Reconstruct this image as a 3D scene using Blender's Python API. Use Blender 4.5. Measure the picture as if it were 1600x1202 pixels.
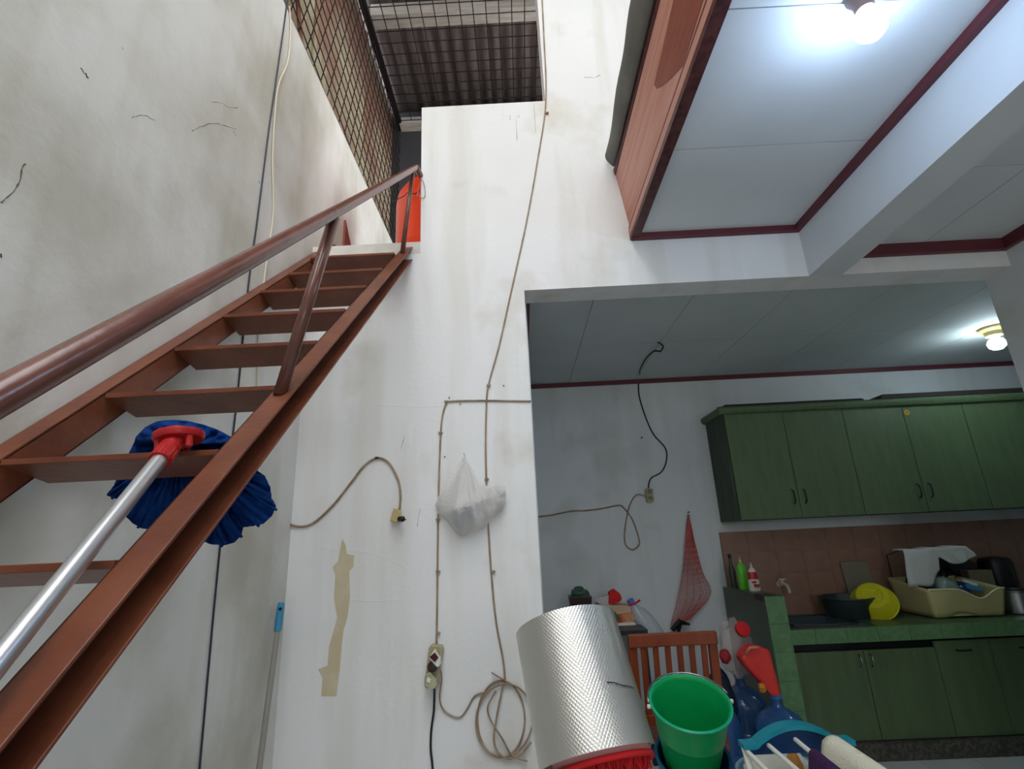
import bpy, math, random
from mathutils import Vector as V, Matrix
random.seed(7)
for o in list(bpy.data.objects): bpy.data.objects.remove(o)
S = bpy.context.scene
COL = S.collection
H = 1.36                       # eye height above the floor; builders work with z measured from eye height
# ------------------------------------------------------------------ camera, world, lights, exposure
R = V((0.99876898, 0.02309363, -0.04390009)); U = V((0.0486748, -0.2858034, 0.9570513)); F = V((-0.009555, 0.958010, 0.2865756))
FP = 789.894
cam = bpy.data.cameras.new('camera'); co = bpy.data.objects.new('camera', cam); COL.objects.link(co)
cam.sensor_width = 36; cam.lens = 36*FP/1600; cam.clip_start = 0.02
co.matrix_world = Matrix(((R.x, U.x, -F.x, 0), (R.y, U.y, -F.y, 0), (R.z, U.z, -F.z, H), (0, 0, 0, 1)))
S.camera = co
W = bpy.data.worlds.new('sky'); S.world = W; W.use_nodes = True
W.node_tree.nodes['Background'].inputs[0].default_value = (0.95, 0.98, 1.0, 1)
W.node_tree.nodes['Background'].inputs[1].default_value = 3.3
S.view_settings.view_transform = 'Standard'; S.view_settings.look = 'None'
S.view_settings.exposure = 0.95; S.view_settings.gamma = 1; S.view_settings.use_curve_mapping = False
pl = bpy.data.lights.new('courtyard_opening', 'AREA'); pl.shape = 'RECTANGLE'; pl.size = 2.3; pl.size_y = 3.5
pl.cycles.is_portal = True
po = bpy.data.objects.new('courtyard_opening', pl); COL.objects.link(po); po.location = (.12, -1.05, 4.34+H)
LAMP1, LAMP2 = 46.0, 36.0      # emission of the two bulbs

pl2 = bpy.data.lights.new('added_front_opening', 'AREA'); pl2.shape = 'RECTANGLE'; pl2.size = .95; pl2.size_y = 1.05; pl2.cycles.is_portal = True  # portal for a window added behind the camera to brighten the covered parts
po2 = bpy.data.objects.new('added_front_opening', pl2); COL.objects.link(po2); po2.location = (1.475, -2.95, .525+H); po2.rotation_euler = (math.radians(90), 0, 0)
# ------------------------------------------------------------------ helpers
def at(px, py, **k):
    """point of the plane X=, Y= or Z= seen at a pixel of the 1600x1202 photograph"""
    (a, v), = k.items(); r = F + R*((px-800)/FP) - U*((py-601)/FP)
    return r*(v/r['XYZ'.index(a)])
def dep(px, py, D): return (F + R*((px-800)/FP) - U*((py-601)/FP))*D
def lin(c): return tuple(((x/255)/12.92 if x/255 <= .04045 else ((x/255+.055)/1.055)**2.4) for x in c)+(1,)
MATS = {}
def mat(name, c, rough=.6, metal=0., c2=None, scale=5, amt=.5, bump=0., bscale=40, spec=.5, trans=0., alpha=1., emit=0., stretch=None, detail=4, ior=1.45, sss=0, coat=0, lo=.4, hi=.65):
    if name in MATS: return MATS[name]
    m = bpy.data.materials.new(name); m.use_nodes = True; n = m.node_tree.nodes; l = m.node_tree.links
    b = n['Principled BSDF']; b.inputs['Base Color'].default_value = lin(c); b.inputs['Roughness'].default_value = rough
    b.inputs['Metallic'].default_value = metal; b.inputs['Specular IOR Level'].default_value = spec
    b.inputs['Transmission Weight'].default_value = trans; b.inputs['Alpha'].default_value = alpha; b.inputs['IOR'].default_value = ior
    b.inputs['Coat Weight'].default_value = coat
    if emit: b.inputs['Emission Color'].default_value = lin(c); b.inputs['Emission Strength'].default_value = emit
    tc = n.new('ShaderNodeTexCoord'); src = tc.outputs['Object']
    if stretch:
        mp = n.new('ShaderNodeMapping'); mp.inputs['Scale'].default_value = stretch; l.new(src, mp.inputs[0]); src = mp.outputs[0]
    if c2:
        t = n.new('ShaderNodeTexNoise'); t.inputs['Scale'].default_value = scale; t.inputs['Detail'].default_value = detail; l.new(src, t.inputs['Vector'])
        r = n.new('ShaderNodeValToRGB'); r.color_ramp.elements[0].position = lo; r.color_ramp.elements[1].position = hi
        r.color_ramp.elements[0].color = lin(c2); r.color_ramp.elements[1].color = lin(c)
        l.new(t.outputs['Fac'], r.inputs[0]); l.new(r.outputs[0], b.inputs['Base Color'])
    if bump:
        t = n.new('ShaderNodeTexNoise'); t.inputs['Scale'].default_value = bscale; t.inputs['Detail'].default_value = 5; l.new(src, t.inputs['Vector'])
        bp = n.new('ShaderNodeBump'); bp.inputs['Strength'].default_value = bump; bp.inputs['Distance'].default_value = .01
        l.new(t.outputs['Fac'], bp.inputs['Height']); l.new(bp.outputs[0], b.inputs['Normal'])
    MATS[name] = m; return m
def off(o):
    p = V((0, 0, 0))
    while o is not None: p = p + o.location; o = o.parent
    return p
def tag(o, label=None, cat=None, group=None, kind=None):
    if label: o['label'] = label
    if cat: o['category'] = cat
    if group: o['group'] = group
    if kind: o['kind'] = kind
    return o
def thing(name, loc, label, cat, group=None):
    o = bpy.data.objects.new(name, None); COL.objects.link(o); o.location = V(loc)+V((0, 0, H)); o.empty_display_size = .05
    return tag(o, label, cat, group)
class B:
    def __init__(s): s.v = []; s.f = []
    def add(s, vs, fs):
        k = len(s.v); s.v += [V(p) for p in vs]; s.f += [tuple(i+k for i in q) for q in fs]; return s
    def box(s, x0, x1, y0, y1, z0, z1):
        vs = [(x, y, z) for z in (z0, z1) for y in (y0, y1) for x in (x0, x1)]
        return s.add(vs, [(0, 2, 3, 1), (4, 5, 7, 6), (0, 1, 5, 4), (2, 6, 7, 3), (0, 4, 6, 2), (1, 3, 7, 5)])
    def obox(s, c, a, b, d):          # centre and three half vectors
        c, a, b, d = V(c), V(a), V(b), V(d)
        vs = [c+a*i+b*j+d*k for k in (-1, 1) for j in (-1, 1) for i in (-1, 1)]
        return s.add(vs, [(0, 2, 3, 1), (4, 5, 7, 6), (0, 1, 5, 4), (2, 6, 7, 3), (0, 4, 6, 2), (1, 3, 7, 5)])
    def hexa(s, bot, top):
        return s.add(list(bot)+list(top), [(3, 2, 1, 0), (4, 5, 6, 7)]+[(i, (i+1) % 4, (i+1) % 4+4, i+4) for i in range(4)])
    def prism(s, pts, ext):           # planar polygon pushed along ext
        n = len(pts); e = V(ext); vs = [V(p) for p in pts]+[V(p)+e for p in pts]
        return s.add(vs, [tuple(range(n))[::-1], tuple(range(n, 2*n))]+[(i, (i+1) % n, (i+1) % n+n, i+n) for i in range(n)])
    def tube(s, pts, r, seg=10, cap=True):
        pts = [V(p) for p in pts]; n = len(pts); rr = r if isinstance(r, (list, tuple)) else [r]*n
        ring = []; prev = None
        for i, p in enumerate(pts):
            t = (pts[min(i+1, n-1)]-pts[max(i-1, 0)]).normalized()
            if prev is None: u = t.cross(V((0, 0, 1))); u = t.cross(V((1, 0, 0))) if u.length < .1 else u
            else: u = prev-t*prev.dot(t)
            u.normalize(); prev = u; w = t.cross(u)
            ring.append([p+(u*math.cos(a)+w*math.sin(a))*rr[i] for a in [2*math.pi*k/seg for k in range(seg)]])
        vs = [q for g in ring for q in g]
        fs = [(i*seg+k, i*seg+(k+1) % seg, (i+1)*seg+(k+1) % seg, (i+1)*seg+k) for i in range(n-1) for k in range(seg)]
        if cap: fs += [tuple(range(seg))[::-1], tuple(range((n-1)*seg, n*seg))]
        return s.add(vs, fs)
    def lathe(s, prof, o=(0, 0, 0), ax=(0, 0, 1), seg=32, cap=True, sq=1., ux=None):   # prof = [(r, h)...]
        ax = V(ax).normalized(); u = V(ux) if ux else (ax.cross(V((0, 1, 0))) if abs(ax.y) < .9 else ax.cross(V((1, 0, 0))))
        u = (u-ax*u.dot(ax)).normalized(); w = ax.cross(u); o = V(o)
        vs = [o+ax*h+(u*math.cos(a)+w*math.sin(a)*sq)*r for r, h in prof for a in [2*math.pi*k/seg for k in range(seg)]]
        n = len(prof)
        fs = [(i*seg+k, i*seg+(k+1) % seg, (i+1)*seg+(k+1) % seg, (i+1)*seg+k) for i in range(n-1) for k in range(seg)]
        if cap: fs += [tuple(range(seg))[::-1], tuple(range((n-1)*seg, n*seg))]
        return s.add(vs, fs)
    def grid(s, fn, nu, nv, closeu=False):
        vs = [fn(i/(nu if closeu else nu-1), j/(nv-1)) for j in range(nv) for i in range(nu)]
        m = nu if closeu else nu-1
        return s.add(vs, [(j*nu+i, j*nu+(i+1) % nu, (j+1)*nu+(i+1) % nu, (j+1)*nu+i) for j in range(nv-1) for i in range(m)])
    def build(s, name, m, parent=None, smooth=False, label=None, solid=0, bevel=0, base=None, **kw):
        me = bpy.data.meshes.new(name); z = V((0, 0, H))
        if parent is None:
            if base is None:
                xs = [p.x for p in s.v]; ys = [p.y for p in s.v]; zs = [p.z for p in s.v]
                base = V(((min(xs)+max(xs))/2, (min(ys)+max(ys))/2, min(zs)))
            o_ = V(base)+z
        else: o_ = off(parent)
        me.from_pydata([tuple(p+z-o_) for p in s.v], [], s.f); me.materials.append(m)
        if smooth:
            me.shade_smooth()
        o = bpy.data.objects.new(name, me); COL.objects.link(o)
        if smooth and smooth != 2:
            try: me.set_sharp_from_angle(angle=math.radians(40))
            except Exception: pass
        if parent is None: o.location = o_
        else: o.parent = parent
        if solid: md = o.modifiers.new('solid', 'SOLIDIFY'); md.thickness = solid; md.offset = 0
        if bevel: md = o.modifiers.new('bevel', 'BEVEL'); md.width = bevel; md.segments = 2; md.limit_method = 'ANGLE'; md.angle_limit = .6
        return tag(o, label, kw.get('cat'), kw.get('group'), kw.get('kind'))
def curve(pts, n=6):                   # Catmull-Rom
    P = [V(p) for p in pts]; out = []
    for i in range(len(P)-1):
        a = P[max(i-1, 0)]; b = P[i]; c = P[i+1]; d = P[min(i+2, len(P)-1)]
        for k in range(n):
            t = k/n
            out.append(.5*((2*b)+(c-a)*t+(2*a-5*b+4*c-d)*t*t+(3*b-a-3*c+d)*t**3))
    return out+[P[-1]]
def struct(b, name, m, parent=None, **kw): return b.build(name, m, parent, kind='structure', **kw)

# ------------------------------------------------------------------ materials
def plaster(name, c, c2, dirt, s1=1.3, dlo=.3, dhi=.5, bumpS=.25, streak=True):
    m = bpy.data.materials.new(name); m.use_nodes = True; n = m.node_tree.nodes; l = m.node_tree.links; b = n['Principled BSDF']
    b.inputs['Roughness'].default_value = .85; b.inputs['Specular IOR Level'].default_value = .2
    g = n.new('ShaderNodeNewGeometry')
    def ns(sc, det, st=None):
        src = g.outputs['Position']
        if st: mp = n.new('ShaderNodeMapping'); mp.inputs['Scale'].default_value = st; l.new(src, mp.inputs[0]); src = mp.outputs[0]
        t = n.new('ShaderNodeTexNoise'); t.inputs['Scale'].default_value = sc; t.inputs['Detail'].default_value = det; l.new(src, t.inputs['Vector']); return t.outputs['Fac']
    def ramp(f, a, b_, ca, cb):
        r = n.new('ShaderNodeValToRGB'); r.color_ramp.elements[0].position = a; r.color_ramp.elements[1].position = b_
        r.color_ramp.elements[0].color = ca; r.color_ramp.elements[1].color = cb; l.new(f, r.inputs[0]); return r.outputs[0]
    def mul(a, b_, f=1.):
        x = n.new('ShaderNodeMix'); x.data_type = 'RGBA'; x.blend_type = 'MULTIPLY'; x.inputs['Factor'].default_value = f
        l.new(a, x.inputs['A']); l.new(b_, x.inputs['B']); return x.outputs['Result']
    c_ = ramp(ns(s1, 5), .35, .65, lin(c2), lin(c))
    c_ = mul(c_, ramp(ns(2.3, 9), dlo, dhi, lin(dirt), (1, 1, 1, 1)))
    if streak: c_ = mul(c_, ramp(ns(6, 5, (1, 1, .12)), .32, .5, lin((240, 238, 231)), (1, 1, 1, 1)), .7)
    l.new(c_, b.inputs['Base Color'])
    bp = n.new('ShaderNodeBump'); bp.inputs['Strength'].default_value = bumpS; bp.inputs['Distance'].default_value = .004
    l.new(ns(55, 6), bp.inputs['Height']); l.new(bp.outputs[0], b.inputs['Normal'])
    return m
M_left = plaster('aged_plaster', (226, 226, 222), (214, 213, 207), (228, 226, 218), 1.1, .34, .56, .35)
M_back = plaster('white_plaster', (236, 236, 236), (230, 229, 228), (240, 236, 228), .9, .3, .42, .2)
M_kit = plaster('kitchen_plaster', (222, 225, 226), (212, 216, 217), (240, 238, 234), .9, .3, .42, .2)
M_ceil = mat('ceiling_board', (222, 226, 228), .8, c2=(214, 218, 220), scale=1.5)
M_ceilk = mat('kitchen_ceiling_board', (206, 212, 212), .8, c2=(198, 204, 204), scale=1.5)
M_trim = mat('maroon_paint', (98, 42, 50), .45)
M_steel = mat('brown_gloss_paint', (122, 70, 48), .36, c2=(106, 58, 40), scale=9, bump=.12, bscale=60, spec=.35)
M_pipe = mat('brown_rail_paint', (112, 70, 60), .24, c2=(100, 60, 50), scale=12, bump=.06, bscale=45, spec=.6)
M_wood = mat('salmon_wood', (206, 150, 134), .55, c2=(188, 126, 108), scale=2.0, stretch=(14, .8, 14), bump=.15, bscale=12, lo=.35, hi=.6)
M_wood2 = mat('stripped_wood', (150, 82, 64), .6, c2=(136, 70, 54), scale=4, stretch=(14, 1, 14))
M_darkwood = mat('dark_maroon_wood', (66, 28, 34), .5, c2=(92, 50, 46), scale=30, detail=2)
M_black = mat('black_plastic', (16, 16, 18), .4)
M_cable = mat('beige_cable', (168, 148, 124), .6, c2=(140, 116, 92), scale=14)
M_cream = mat('white_cable', (214, 204, 184), .6)
M_bcable = mat('blue_black_cable', (40, 44, 58), .5)
M_mesh = mat('dark_mesh_wire', (34, 28, 30), .6, .3)
M_galv = mat('grey_fibre_cement', (118, 106, 104), .9, c2=(84, 72, 72), scale=3, stretch=(9, 1.2, 9), bump=.3, lo=.3, hi=.7)
M_rust = mat('stained_sheet', (176, 168, 142), .8, c2=(140, 104, 86), scale=1.1, bump=.2, lo=.38, hi=.56)
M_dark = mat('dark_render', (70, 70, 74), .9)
M_purlin = mat('pale_timber', (206, 200, 192), .8, c2=(184, 176, 168), scale=6, stretch=(1, 6, 6))
M_orange = mat('orange_plastic', (236, 74, 14), .38, c2=(226, 60, 8), scale=2)
M_green = mat('green_laminate', (92, 112, 78), .5, c2=(80, 100, 68), scale=5, stretch=(5, 5, .7), bump=.05, lo=.3, hi=.7)
M_green2 = mat('dark_green_laminate', (62, 78, 56), .55, c2=(50, 62, 44), scale=5, stretch=(5, 5, .7))
M_gtile = mat('green_tile', (104, 142, 98), .25, c2=(94, 130, 88), scale=30)
M_gtile2 = mat('shaded_green_tile', (72, 84, 66), .35)  # darker copy of the green tile; the pier's side shade is in the colour
M_grout = mat('grout', (70, 84, 72), .9)
M_counter = mat('green_worktop', (72, 104, 72), .3, c2=(60, 90, 60), scale=20)
M_ptile = mat('salmon_wall_tile', (158, 122, 104), .35, c2=(146, 110, 94), scale=8)
M_floor = mat('pale_floor_tile', (214, 216, 214), .25, c2=(204, 207, 205), scale=6)
M_curb = mat('stone_kickboard', (92, 88, 80), .7, c2=(60, 60, 52), scale=60)
M_foil = mat('embossed_foil', (228, 226, 220), .33, .92)
M_red = mat('red_fabric', (196, 24, 30), .8)
M_pink = mat('pink_mat_backing', (220, 160, 156), .8)
M_chair = mat('varnished_wood', (134, 62, 30), .35, c2=(112, 46, 20), scale=4, stretch=(10, 10, 1), lo=.3, hi=.7)
M_bucket = mat('green_plastic', (12, 170, 92), .3, c2=(10, 160, 86), scale=3)
M_bucket2 = mat('teal_blue_plastic', (20, 88, 124), .4)
M_white = mat('white_plastic', (226, 224, 214), .35)
M_steelw = mat('steel', (170, 172, 174), .25, 1.)
M_alu = mat('aluminium', (206, 208, 210), .32, .9)
M_blue = mat('blue_microfibre', (18, 62, 128), .95, c2=(10, 42, 98), scale=25, bump=.6, bscale=90, spec=.1)
M_mopred = mat('red_plastic', (176, 22, 26), .35)
M_tarp = mat('grey_canvas', (118, 116, 110), .9, c2=(98, 96, 92), scale=3)
M_turq = mat('turquoise_plastic', (20, 132, 150), .35)
M_navy = mat('navy_plastic', (16, 60, 110), .35)
M_cream2 = mat('cream_cloth', (222, 218, 196), .95, bump=.4, bscale=120)
M_purple = mat('purple_cloth', (58, 24, 70), .95, bump=.4, bscale=120)
def clearm(name, c, rough=.08, a=.45):
    m = bpy.data.materials.new(name); m.use_nodes = True; n = m.node_tree.nodes; l = m.node_tree.links; b = n['Principled BSDF']
    b.inputs['Base Color'].default_value = lin(c); b.inputs['Roughness'].default_value = rough; b.inputs['Alpha'].default_value = a
    b.inputs['Specular IOR Level'].default_value = .8
    return m

# ------------------------------------------------------------------ setting
XL, YM, YT, YK, XR, XE, XE2, XB = -1.028, 2.3, 2.45, 4.1, 2.487, 1.485, 1.652, .63
ZL, ZC, ZKC, ZP, ZW, ZLA = 1.178, 1.4575, 1.213, 2.362, 2.503, 1.488
wl = struct(B().box(XL-.14, XL, -2.8, 4.25, -H, ZW), 'wall_left', M_left)
wb = B()
wb.box(XL, -.465, YM, YT, -H, 1.42)
wb.box(-.465, .24, YM, YT, -H, ZP).box(.24, 2.487, YM, YT, ZL, 4.3)
wb.v = [V((.0604, p.y, p.z)) if abs(p.x-.24) < 1e-6 and p.z < ZP+.01 and p.z < 1. else p for p in wb.v]
# jamb: the pier below the lintel ends at x=.0604, the parapet above runs on to x=.24
wb = B().box(XL, -.465, YM, YT, -H, 1.42).box(-.465, .0604, YM, YT, -H, ZL).box(-.465, .24, YM, YT, ZL, ZP).box(.24, 3.4, YM, YT, ZL, 4.35)
wall_back = struct(wb, 'wall_back', M_back)
struct(B().box(XR, XR+.14, -2.8, YT, -H, 3.2), 'wall_right', M_kit)
struct(B().box(XL-.14, 1.0, -2.94, -2.8, -H, 2.6).box(1.0, 1.95, -2.94, -2.8, 1.05, 2.6).box(1.0, 1.95, -2.94, -2.8, -H, 0).box(1.95, XR+.14, -2.94, -2.8, -H, 2.6), 'unseen_wall_front', M_back)  # unseen wall; its window hole is added for extra light on kitchen and ceilings
struct(B().box(-.1, 4.5, YK, YK+.15, -H, ZLA-.1), 'wall_kitchen_back', M_kit)
struct(B().box(-.08, .07, YT, YK, -H, ZLA-.1), 'wall_kitchen_left', M_kit)
struct(B().box(4.36, 4.5, YT, YK, -H, ZLA-.1), 'wall_kitchen_right', M_kit)
struct(B().box(2.627, 4.5, YM+.01, YT, -H, ZLA-.1), 'wall_kitchen_front', M_kit)
# landing slab, far wall of the landing
struct(B().box(XL, -.465, YM-.001, YT, 1.42, ZLA).box(XL, 4.5, YT, 4.1, 1.40, ZLA), 'floor_landing', mat('landing_render', (222, 218, 210), .9, c2=(200, 194, 184), scale=5))
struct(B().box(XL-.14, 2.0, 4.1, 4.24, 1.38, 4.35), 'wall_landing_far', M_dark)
# floor: slab with separate tiles where they can be seen
fl = struct(B().box(XL-.14, 4.5, -2.9, 4.2, -H-.12, -H-.012), 'floor', M_grout)
struct(B().box(XL, XR, -2.8, .9, -H-.012, -H).box(XL, .06, .9, YM, -H-.012, -H), 'floor_near', M_floor, fl)
tile0 = None
for i in range(14):
    for j in range(11):
        x, y = .06+i*.31, .9+j*.291
        if x > XR-.05 and y < YT: continue
        if tile0 is None:
            tile0 = B().box(x+.002, x+.308, y+.002, y+.289, -H-.012, -H).build('tile', M_floor, fl); continue
        t = tile0.copy(); COL.objects.link(t); t.parent = fl; t.location = (x-.06, y-.9, 0)
# near ceiling with boards, beams, second recess
c1 = struct(B().box(XB+.036, XE+.02, -2.8, YM, ZC+.012, ZC+.09), 'ceiling', M_dark)
for k, (a, b) in enumerate(((1.697, YM), (1.128, 1.693), (.556, 1.124), (-.016, .552), (-.6, -.02), (-1.17, -.604), (-1.74, -1.174), (-2.8, -1.744))):
    B().box(XB+.01, XE, a, b, ZC, ZC+.012).build('ceiling_board', M_ceil, c1)
struct(B().box(XE, XE2, -2.8, YM, ZL, ZC+.1), 'beam_trim_1', M_ceil)
c2 = struct(B().box(XE2, XR, -2.8, YM, 1.334, 1.40), 'ceiling_side', M_dark)
for a, b in ((1.72, YM), (1.13, 1.717), (.55, 1.127), (-.02, .547), (-2.8, -.023)):
    for xa, xb in ((XE2, 2.08), (2.084, XR)): B().box(xa, xb, a, b, 1.322, 1.334).build('ceiling_board', M_ceil, c2)
struct(B().box(XE2-.12, XR+.1, -2.8, YM, 1.56, 1.7).box(XB, XE2, -2.8, YM, 1.56, 1.7), 'floor_upper', M_dark)
struct(B().box(1.27, 1.4, -2.8, YM, 1.7, 4.35), 'wall_light_baffle_right', M_back)  # unseen wall added to confine the overhead light
struct(B().box(XL-.14, XL, -2.8, .4, ZW, 4.35), 'wall_light_baffle_left', M_left)  # plain unseen wall added above the left wall to enclose the light shaft
struct(B().box(XL-.14, 1.4, -2.94, -2.8, 2.6, 4.35), 'wall_light_baffle_front', M_back)  # unseen wall added to close the light shaft at the front
struct(B().box(XL-.2, 2.2, .7, 4.25, 4.35, 4.42), 'roof_light_baffle', M_dark)  # unseen slab added to keep steep overhead light off the wall tops
# maroon ceiling trims
T = struct(B().box(XB, XE, YM-.028, YM, ZC-.03, ZC), 'trim_1', M_trim)
struct(B().box(XE-.028, XE, -2.8, YM-.028, ZC-.03, ZC), 'trim_2', M_trim)
struct(B().box(XE2, XR, YM-.026, YM, 1.262, 1.322), 'trim_3', M_trim)
struct(B().box(XR-.026, XR, -2.8, YM-.026, 1.262, 1.322), 'trim_4', M_trim)
struct(B().box(.07, 4.36, YK-.02, YK, 1.178, ZKC), 'trim_5', M_trim)
struct(B().box(.07, .09, YT, YK-.02, 1.178, ZKC), 'trim_6', M_trim)
# kitchen ceiling boards
ck = struct(B().box(.07, 4.5, YT, YK+.1, ZKC+.012, ZKC+.08), 'ceiling_kitchen', M_dark)
xs = [.07, .44, .988, 1.53, 2.088, 2.642, 3.19, 3.745, 4.4]
for a, b in zip(xs, xs[1:]):
    for c, d in ((YT, 3.218), (3.221, YK)): B().box(a+.0015, b-.0015, c, d, ZKC, ZKC+.012).build('ceiling_board', M_ceilk, ck)
# tile band of the kitchen wall
bs = struct(B().box(1.50, 4.36, YK-.006, YK, -.66, -.046), 'backsplash', mat('salmon_grout', (128, 100, 86), .8))
t0 = None
for i in range(15):
    for j in range(4):
        x, z = 1.502+i*.2, -.2015-j*.1555
        if x > 4.3: continue
        if t0 is None: t0 = B().box(x, x+.1985, YK-.012, YK-.006, z, z+.154).build('tile', M_ptile, bs); continue
        t = t0.copy(); COL.objects.link(t); t.parent = bs; t.location = (x-1.502, 0, z+.2015)
struct(B().box(3.99, 4.36, YT, YK-.02, -H, -.645), 'kitchen_end_base', M_gtile2)
# upper-left: wall of stained sheets behind the mesh, roof over the mesh
def corr(name, m, fn, n, label, cat, group=None):
    b = B(); b.grid(fn, n, 2); return b.build(name, m, smooth=2, solid=.006, label=label, cat=cat, group=group)
for k in range(4):
    y0 = .4+k*.95
    corr('corrugated_sheet', M_rust, lambda u, v, y0=y0, k=k: V((XL-.1-.004*(k % 2)+.012*math.sin(2*math.pi*u*12), y0+u*.97, ZW-.04+v*1.66)), 97,
         ['pale corrugated sheet behind the slanted mesh, nearest to the viewer', 'second corrugated sheet behind the slanted mesh, pale with rust patches', 'rust-stained corrugated sheet behind the slanted mesh, above the stair', 'darkest corrugated sheet behind the slanted mesh, next to the far wall'][k], 'sheet', 'sheets behind the mesh')
for k in range(3):
    x0 = XL-.1+k*.98
    corr('roof_sheet', M_galv, lambda u, v, x0=x0, k=k: V((x0+u*1.02, 2.15+v*2.0, 4.17+.004*(k % 2)+.010*math.sin(2*math.pi*u*8))), 91,
         ['grey corrugated roof sheet over the left part of the wire mesh', 'grey corrugated roof sheet above the white parapet', 'grey corrugated roof sheet furthest right, past the parapet'][k], 'roof sheet', 'roof sheets over the mesh')
B().box(XL, 2.0, 3.0, 3.12, 4.03, 4.15).build('roof_purlin', M_purlin, label='pale timber purlin crossing under the roof sheets near the top of the picture', cat='beam')
B().box(XL, 2.0, 4.0, 4.1, 3.92, 4.0).build('roof_purlin', M_purlin, label='pale timber purlin at the far dark wall, just above the parapet corner', cat='beam')
# ceiling mesh: wires as parts
hm = thing('ceiling_mesh', (-.35, 3., 3.94), 'dark square wire mesh lying flat under the roof sheets', 'mesh')
def wires(n, step, p0, p1, parent, nm='wire', r=.004):
    w0 = B().tube([p0, p1], r, 6).build(nm, M_mesh, parent)
    for k in range(1, n):
        w = w0.copy(); COL.objects.link(w); w.parent = parent; w.location = V(step)*k
wires(19, (0, .101, 0), (XL, 2.17, 3.95), (1.3, 2.17, 3.95), hm)
wires(24, (.101, 0, 0), (XL+.02, 2.12, 3.955), (XL+.02, 4.1, 3.955), hm)
B().box(XL-.03, XL+.02, 1.2, 4.1, 3.93, 3.97).build('frame_bar', M_mesh, hm)
vm = thing('side_mesh', (XL, 2.5, ZW), 'dark wire mesh standing slanted on top of the stained left wall', 'mesh')
def clipw(p, d):            # wire through p (y,z) along d, clipped to the mesh field
    y0, y1, z0, z1 = 1.2, 4.08, ZW, 3.94; lo, hi = -99, 99
    for q, e, a, b in ((p[0], d[0], y0, y1), (p[1], d[1], z0, z1)):
        if abs(e) < 1e-9: continue
        s, t = sorted(((a-q)/e, (b-q)/e)); lo = max(lo, s); hi = min(hi, t)
    return lo, hi
for fam, (d, st, n) in enumerate((((1, -.2), (0, .098), 26), ((.27, 1), (.1, 0), 44))):
    for k in range(n):
        p = (1.2+(0 if fam == 0 else -.45+k*st[0]), ZW+(.05+k*st[1] if fam == 0 else 0)); lo, hi = clipw(p, d)
        if hi-lo > .03:
            x = XL-.008-.006*fam
            B().tube([(x, p[0]+d[0]*lo, p[1]+d[1]*lo), (x, p[0]+d[0]*hi, p[1]+d[1]*hi)], .0036, 5).build('wire', M_mesh, vm)
B().box(XL-.03, XL-.002, 1.2, 4.08, ZW, ZW+.018).build('bottom_bar', mat('weathered_bar', (120, 108, 96), .8), vm)
B().tube([(XL-.02, 2.02, ZW), (XL-.02, 1.72, 3.3)], .012, 8).build('slanted_bar', M_steel, vm)

# wood fascia of the upper floor edge
fa = thing('wooden_fascia', (.6, 0, 1.44), 'salmon painted wooden fascia board along the edge of the upper floor', 'fascia')
B().prism([(.63, YM, 1.475), (.587, YM, 1.835), (.607, YM, 1.84), (.65, YM, 1.475)], (0, -5, 0)).build('board', M_wood, fa)
B().prism([(.619, YM, 1.455), (.617, YM, 1.490), (.640, YM, 1.490), (.645, YM, 1.455)], (0, -5, 0)).build('moulding', M_wood, fa, label='narrow lighter moulding along the lower edge')
B().prism([(.6215, YM, 1.49), (.6195, YM, 1.507), (.640, YM, 1.507), (.640, YM, 1.49)], (0, -5, 0)).build('groove', M_darkwood, fa)
B().box(.62, .665, YM-5, YM, 1.432, 1.455).build('edge_strip', M_darkwood, fa, label='dark maroon strip under the fascia')
B().prism([(.583, YM, 1.835), (.578, YM, 1.872), (.61, YM, 1.872), (.61, YM, 1.835)], (0, -5, 0)).build('top_strip', M_darkwood, fa)
# bare patch on the fascia, of darker stripped timber
def onf(px, py):            # the slanted face of the board, hit by the viewing ray
    r = F+R*((px-800)/FP)-U*((py-601)/FP); n_ = V((.36, 0, .043)).normalized(); p0_ = V((.6285, 0, 1.475))
    return r*(p0_.dot(n_)/r.dot(n_))
B().prism([onf(x, y) for x, y in [(1066, 104), (1058, 112), (1046, 125), (1034, 135), (1026, 139), (1022, 132), (1026, 112), (1034, 80), (1041, 50), (1052, 0), (1068, -70), (1122, -70), (1097, 4)]], (.0012, 0, 0)).build('bare_patch', M_wood2, fa, label='darker patch of bare timber')
# canvas over the fascia
def tarp(u, v):
    y = 2.26-u*3.5; w = .02*math.sin(u*23)+.012*math.sin(u*51)
    z = 1.86+v*(.12+.09*min(1, u*9)); return V((.572-.03*math.sin(v*math.pi)*1.0-.012*v+w*(v)*.6, y, z+w*.4*v))
B().grid(tarp, 60, 8).build('canvas_cover', M_tarp, smooth=2, solid=.008, label='grey canvas folded over the top of the wooden fascia', cat='canvas')

# ------------------------------------------------------------------ lamps
M_bulb = mat('bulb_glass', (190, 218, 255), .3, emit=LAMP1); M_bulb2 = mat('bulb_glass_kitchen', (222, 244, 255), .3, emit=LAMP2)
def lamp(x, y, zc, hm_, bm, label, r, hh, br):
    t = thing('ceiling_lamp', (x, y, zc-hh-.11), label, 'lamp')
    B().lathe([(r*.6, zc-hh), (r*.68, zc-hh*.55), (r, zc-hh*.25), (r, zc)], (x, y, 0), seg=24).build('lamp_holder', hm_, t, smooth=True)
    B().lathe([(.012, 0), (.014, -.012), (br*.8, -.03), (br, -.052), (br*.92, -.075), (br*.55, -.093), (.004, -.098)], (x, y, zc-hh), seg=24).build('bulb', bm, t, smooth=True)
lamp(1.040, 1.095, ZC, mat('brown_holder', (96, 74, 66), .5), M_bulb, 'lit white bulb in a dark holder on the near ceiling', .040, .075, .042)
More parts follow.
